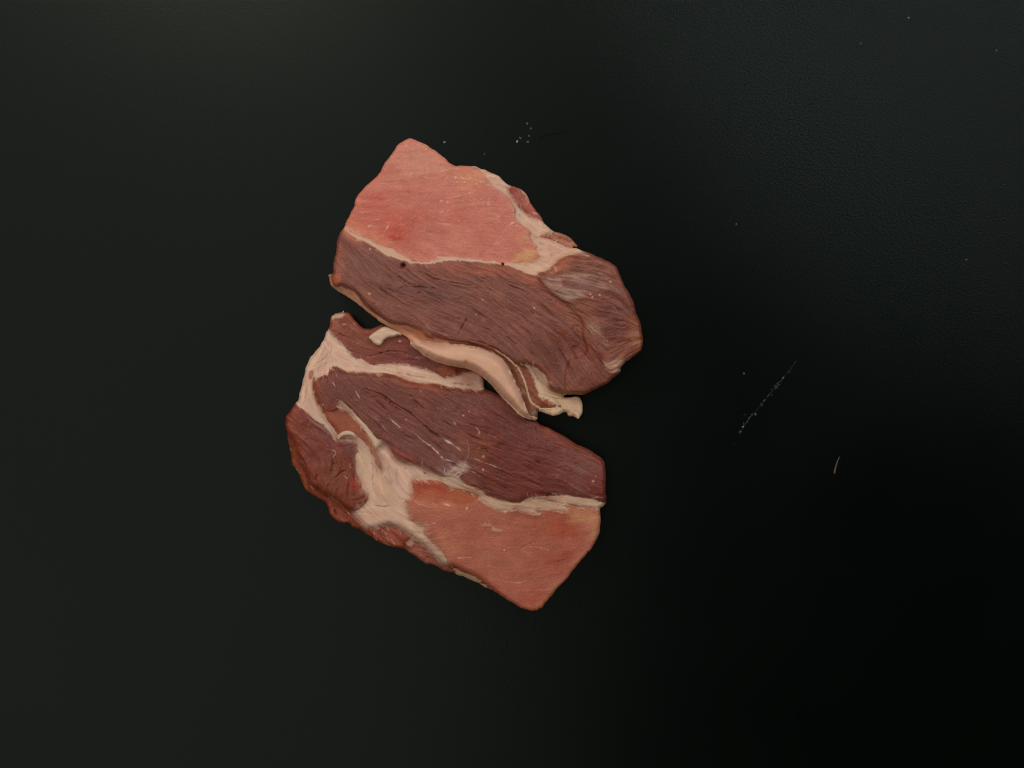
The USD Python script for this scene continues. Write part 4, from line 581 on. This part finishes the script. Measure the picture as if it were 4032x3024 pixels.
# ------------------------------------------------------------------ small loose pieces of the slices
def slab(pts, z0, thick, seed, step=3.0, r=10):
    """a thin rounded piece with the given outline lying at height z0(u, v) (mm)"""
    rim = resample(chaikin(pts, 2), step); poly = shapely.Polygon(rim).buffer(0)
    x0, y0, x1, y1 = poly.bounds; X, Y = np.meshgrid(np.arange(x0, x1, step), np.arange(y0, y1, step)); X, Y = X.ravel(), Y.ravel()
    m = shapely.contains_xy(poly.buffer(-step * .6), X, Y); q = np.vstack([rim, np.stack([X[m], Y[m]], 1)])
    from scipy.spatial import Delaunay
    tri = Delaunay(q).simplices; cen = q[tri].mean(1); tri = tri[shapely.contains_xy(poly, cen[:, 0], cen[:, 1])]
    a, b, c_ = q[tri[:, 0]], q[tri[:, 1]], q[tri[:, 2]]
    cr = (b[:, 0] - a[:, 0]) * (c_[:, 1] - a[:, 1]) - (b[:, 1] - a[:, 1]) * (c_[:, 0] - a[:, 0]); tri[cr > 0] = tri[cr > 0][:, ::-1]
    d = shapely.distance(poly.exterior, shapely.points(q)); t = np.clip(d / r, 0, 1)
    zb = np.array([z0(x, y) for x, y in q]); zt = zb + thick * (.45 + .55 * np.sqrt(1 - (1 - t) ** 2)) + fbm2(q[:, 0], q[:, 1], 30, 3, seed) * thick * .5
    n = len(q); nr = len(rim); top = world(q[:, 0], q[:, 1], zt / 1000); bot = top.copy(); bot[:, 2] = zb / 1000
    i = np.arange(nr); j = (i + 1) % nr
    e = set(map(tuple, np.vstack([tri[:, [0, 1]], tri[:, [1, 2]], tri[:, [2, 0]]]).tolist()))
    w = [((a_, b_) if (a_, b_) in e else (b_, a_)) for a_, b_ in zip(i, j)]
    side = [t_ for a_, b_ in w for t_ in ((b_, a_, n + a_), (b_, n + a_, n + b_))]
    return np.vstack([top, bot]), np.vstack([tri, tri[:, ::-1] + n, np.array(side)])
def emit_plain(path, v, f, material, rgb=None):
    v, f, n = meshkit.arrays(trimesh.Trimesh(v, f, process=False), 50)
    return raw_mesh(path, v, f, n, material, None if rgb is None else np.tile(C(*rgb), (len(v), 1)) * (1 + fbm2(v[:, 0] * 7000, v[:, 1] * 7000, 30, 2, 4)[:, None] * .2))
lowz = lambda x, y: float(low.heights_at(np.array([x]), np.array([y]))[0])
v, f = slab(P('R3 830,1060 765,1090 692,1142 640,1182 636,1204 662,1228 698,1268 740,1294 780,1298 806,1280 822,1240 842,1222 872,1204 905,1196 925,1194 945,1192 972,1184 1000,1166 1060,1180 1040,1120 930,1080 880,1062'), lambda x, y: max(lowz(x, y) - .2, 4.0), 3.2, 5, 3.0, 12)
tag(emit_plain(path_for(up_root, 'fat_tab'), v, f, FAT, (192, 160, 136)), 'small square cream tab of fat poking out from under the slice')
# the curl of fat over the round muscle of the lower slice
pc = resample(chaikin(P('R7 728,412 752,365 800,338 860,328 915,345 950,380'), 2, False), 3, False)
def tube(pts, rad, zf, seg=10, flat=1.0):
    q = len(pts); t = np.gradient(pts, axis=0); t /= np.linalg.norm(t, axis=1, keepdims=True); nrm = np.stack([-t[:, 1], t[:, 0]], 1)
    a = np.linspace(0, 2 * np.pi, seg, endpoint=False); V = []
    for k in range(q):
        u = pts[k, 0] + nrm[k, 0] * np.cos(a) * rad[k]; w = pts[k, 1] + nrm[k, 1] * np.cos(a) * rad[k]
        z = zf(*pts[k]) + np.sin(a) * rad[k] * S * 1000 * flat; V.append(world(u, w, z / 1000))
    V = np.vstack(V + [V[0].mean(0)[None], V[-1].mean(0)[None]]); F = []
    for k in range(q - 1):
        for m in range(seg):
            a0, a1, b0, b1 = k * seg + m, k * seg + (m + 1) % seg, (k + 1) * seg + m, (k + 1) * seg + (m + 1) % seg
            F += [(a0, a1, b1), (a0, b1, b0)]
    for m in range(seg): F += [(m, q * seg, (m + 1) % seg), ((q - 1) * seg + m, (q - 1) * seg + (m + 1) % seg, q * seg + 1)]
    tm = trimesh.Trimesh(V, np.array(F), process=False); trimesh.repair.fix_normals(tm); return tm.vertices, tm.faces
v, f = tube(pc, np.interp(np.linspace(0, 1, len(pc)), [0, .15, .5, .85, 1], [3, 8, 10, 8, 5]), lambda x, y: lowz(x, y) + .2, 14, .9)
tag(emit_plain(path_for(low_root, 'fat_curl'), v, f, FAT, (188, 156, 132)), 'curled lip of white fat')
pc = P('R5 778,118 788,98 800,76'); v, f = tube(resample(pc, 3, False), np.full(len(resample(pc, 3, False)), 1.6), lambda x, y: 5.0, 8)
emit_plain(path_for(low_root, 'fibre'), v, f, THREAD)

# ------------------------------------------------------------------ crumbs, a dried streak, a sliver, damp marks
def crumb(u, v, sx, sy, ang, label, seed, mat=CRUMB, hgt=None):
    r = np.random.default_rng(seed); m = trimesh.creation.icosphere(2, 1.0); p = m.vertices.copy()
    p *= 1 + (meshkit.fbm(p * 1.7 + seed, 3, seed)[:, None] - .5) * 1.1
    hh = hgt or min(sx, sy) * .8; p *= np.array([sx, sy, hh]) * S * .5; c_, s_ = math.cos(ang), math.sin(ang)
    p = np.stack([p[:, 0] * c_ - p[:, 1] * s_, p[:, 0] * s_ + p[:, 1] * c_, p[:, 2] - p[:, 2].min()], 1) + world(np.array(u), np.array(v), np.array(0.0))
    pr = usdkit.mesh(stage, path_for('/World', 'crumb'), trimesh.Trimesh(p, m.faces, process=False), mat, smooth=True).GetPrim()
    tag(pr, label, 'crumb', 'white crumbs scattered on the table')
CR = [(2076, 488, 6, 9, .1, 'tiny white crumb, topmost of the loose cluster above the upper slice'), (2090, 507, 7, 7, .4, 'tiny pale crumb second from the top of the cluster above the upper slice'), (2083, 536, 5, 8, -.7, 'faint thin crumb in the middle of the cluster above the upper slice'),
      (2048, 544, 12, 5, .7, 'short slanted white crumb just above the brightest one in the cluster'), (2036, 558, 7, 12, .3, 'brightest upright white crumb, leftmost of the cluster above the slice'), (2078, 560, 10, 7, -.3, 'wedge shaped pale crumb, lowest right of the cluster above the slice'),
      (1750, 561, 9, 7, -.5, 'lone white crumb above the right shoulder of the pink tip'), (1908, 607, 5, 8, .1, 'lone speck above the dip in the top edge of the upper slice'), (3576, 72, 7, 7, 0, 'bright round speck near the top right corner of the table'), (3921, 200, 6, 7, .3, 'small white speck at the far right below the top corner'),
      (3387, 172, 9, 5, -.4, 'faint crumb left of the glossy area in the top right'), (2898, 884, 6, 6, 0, 'lone white speck right of the upper slice beside nothing else'), (2928, 1471, 8, 8, .2, 'small pale crumb just left of the chalky diagonal streak'), (3804, 1024, 6, 6, 0, 'faint speck at the right edge beside the darkest area'),
      (2665, 561, 6, 5, 0, 'faint speck on the bare table up right of the upper slice'), (2809, 2818, 6, 6, 0, 'lone speck on the bare table at the bottom edge'), (1134, 812, 6, 5, 0, 'faint speck on the table left of the upper slice'), (1380, 1222, 7, 4, .3, 'pale crumb by the knob at the top of the lower slice')]
for k, (u, v, a, b, an, lb) in enumerate(CR):
    if k < 14: crumb(u, v, a, b, -an, lb, 100 + k, BRIGHT if k in (4, 6, 8) else CRUMB)
dab = []
for x, y, a, b, an in [(1470, 205, 16, 14, 0), (1430, 295, 14, 10, .6), (1400, 322, 26, 12, .3), (1335, 381, 20, 18, .3), (1318, 408, 12, 10, .6), (1297, 427, 12, 10, .6), (1275, 440, 26, 14, .8), (1245, 470, 24, 14, .7), (1290, 460, 30, 14, .5), (1260, 490, 40, 22, .6), (1210, 510, 18, 12, .3),
                       (1175, 575, 50, 13, .9), (1213, 572, 24, 12, .4), (1130, 630, 34, 22, .8), (1105, 680, 30, 16, .9), (1097, 662, 22, 12, .2), (1035, 780, 20, 22, 0), (995, 785, 14, 24, .3), (925, 782, 18, 12, .2), (895, 792, 12, 8, 0), (965, 820, 16, 40, -.3), (945, 860, 14, 34, -.4), (905, 880, 14, 30, -.2), (900, 915, 24, 20, .5), (870, 970, 34, 30, .8), (785, 890, 9, 10, 0), (803, 1100, 8, 14, 0)]:
    k = 0.36166; u, v = 2600 + x * k, 1350 + y * k; m = trimesh.creation.icosphere(2, 1.0); p = m.vertices * (1 + (meshkit.fbm(m.vertices * 1.6 + x, 3, int(x)) - .5)[:, None] * 1.0)
    bright = (x, y) in ((1335, 381), (1035, 780), (900, 915)); p = p * np.array([a * k, b * k, 3.0 if bright else 1.6]) * S * .5
    c_, s_ = math.cos(an), math.sin(an); p = np.stack([p[:, 0] * c_ - p[:, 1] * s_, p[:, 0] * s_ + p[:, 1] * c_, p[:, 2] - p[:, 2].min() * .6], 1) + world(np.array(u), np.array(v), np.array(0.0))
    dab.append((bright, trimesh.Trimesh(p, m.faces, process=False)))
root = UsdGeom.Xform.Define(stage, '/World/chalky_streak').GetPrim(); tag(root, 'broken diagonal streak of dried whitish fat on the table right of the slices', 'smear')
line = resample(chaikin(np.array([(1480, 195), (1335, 385), (1175, 575), (1095, 680), (960, 825), (895, 930), (850, 1000)]) * .36166 + (2600, 1350), 2, False), 4, False)
line = line + np.stack([fbm2(line[:, 0], line[:, 1], 18, 3, 5), fbm2(line[:, 0], line[:, 1], 18, 3, 8)], 1) * 10
dab.append((None, trimesh.Trimesh(*tube(line, 0.4 + 5.5 * np.clip(fbm2(line[:, 0], line[:, 1], 25, 2, 3) + .12, 0, 1), lambda x, y: .02, 8, .25), process=False)))
for b, m in dab: usdkit.mesh(stage, path_for('/World/chalky_streak', 'dab'), m, {True: CRUMB, False: GREASE, None: FAINT}[bool(b) if b is not None else None], smooth=True)
pc = resample(chaikin(np.array([(1957, 1235), (1935, 1270), (1915, 1330), (1900, 1385), (1895, 1425)]) * .36166 + (2600, 1350), 2, False), 3, False)
v, f = tube(pc, np.interp(np.linspace(0, 1, len(pc)), [0, .2, .6, .9, 1], [1.2, 2.2, 3.4, 4.2, 2.6]), lambda x, y: .35, 8, .7)
tag(emit_plain('/World/meat_sliver', v, f, SLIVER), 'thin brown sliver of meat lying alone at the right of the table', 'meat scrap')
Z = lambda *p: np.array(p, float)
for pts, w, lb in ((Z((2125, 538), (2175, 524), (2205, 526), (2226, 510)), 12, 'dark damp mark above right of the upper slice'), (Z((2400, 1620), (2440, 1590), (2500, 1585), (2545, 1582)), 16, 'dark damp mark right of the fat knob'), (Z((2580, 1775), (2605, 1750)), 9, 'small dark damp mark right of the lower slice')):
    pp = resample(chaikin(pts, 2, False), 3, False); n = len(pp); r = np.random.default_rng(n)
    poly = shapely.LineString(pp).buffer(w * .5); q = np.array(poly.exterior.coords)[:-1]; q = q + np.stack([fbm2(q[:, 0], q[:, 1], 9, 3, 2), fbm2(q[:, 0], q[:, 1], 9, 3, 6)], 1) * 14
    v, f = slab(q, lambda x, y: 0.05, 0.12, 3, 3.0, 4)
    tag(emit_plain(path_for('/World', 'damp_mark'), v, f, WET), lb, 'stain')
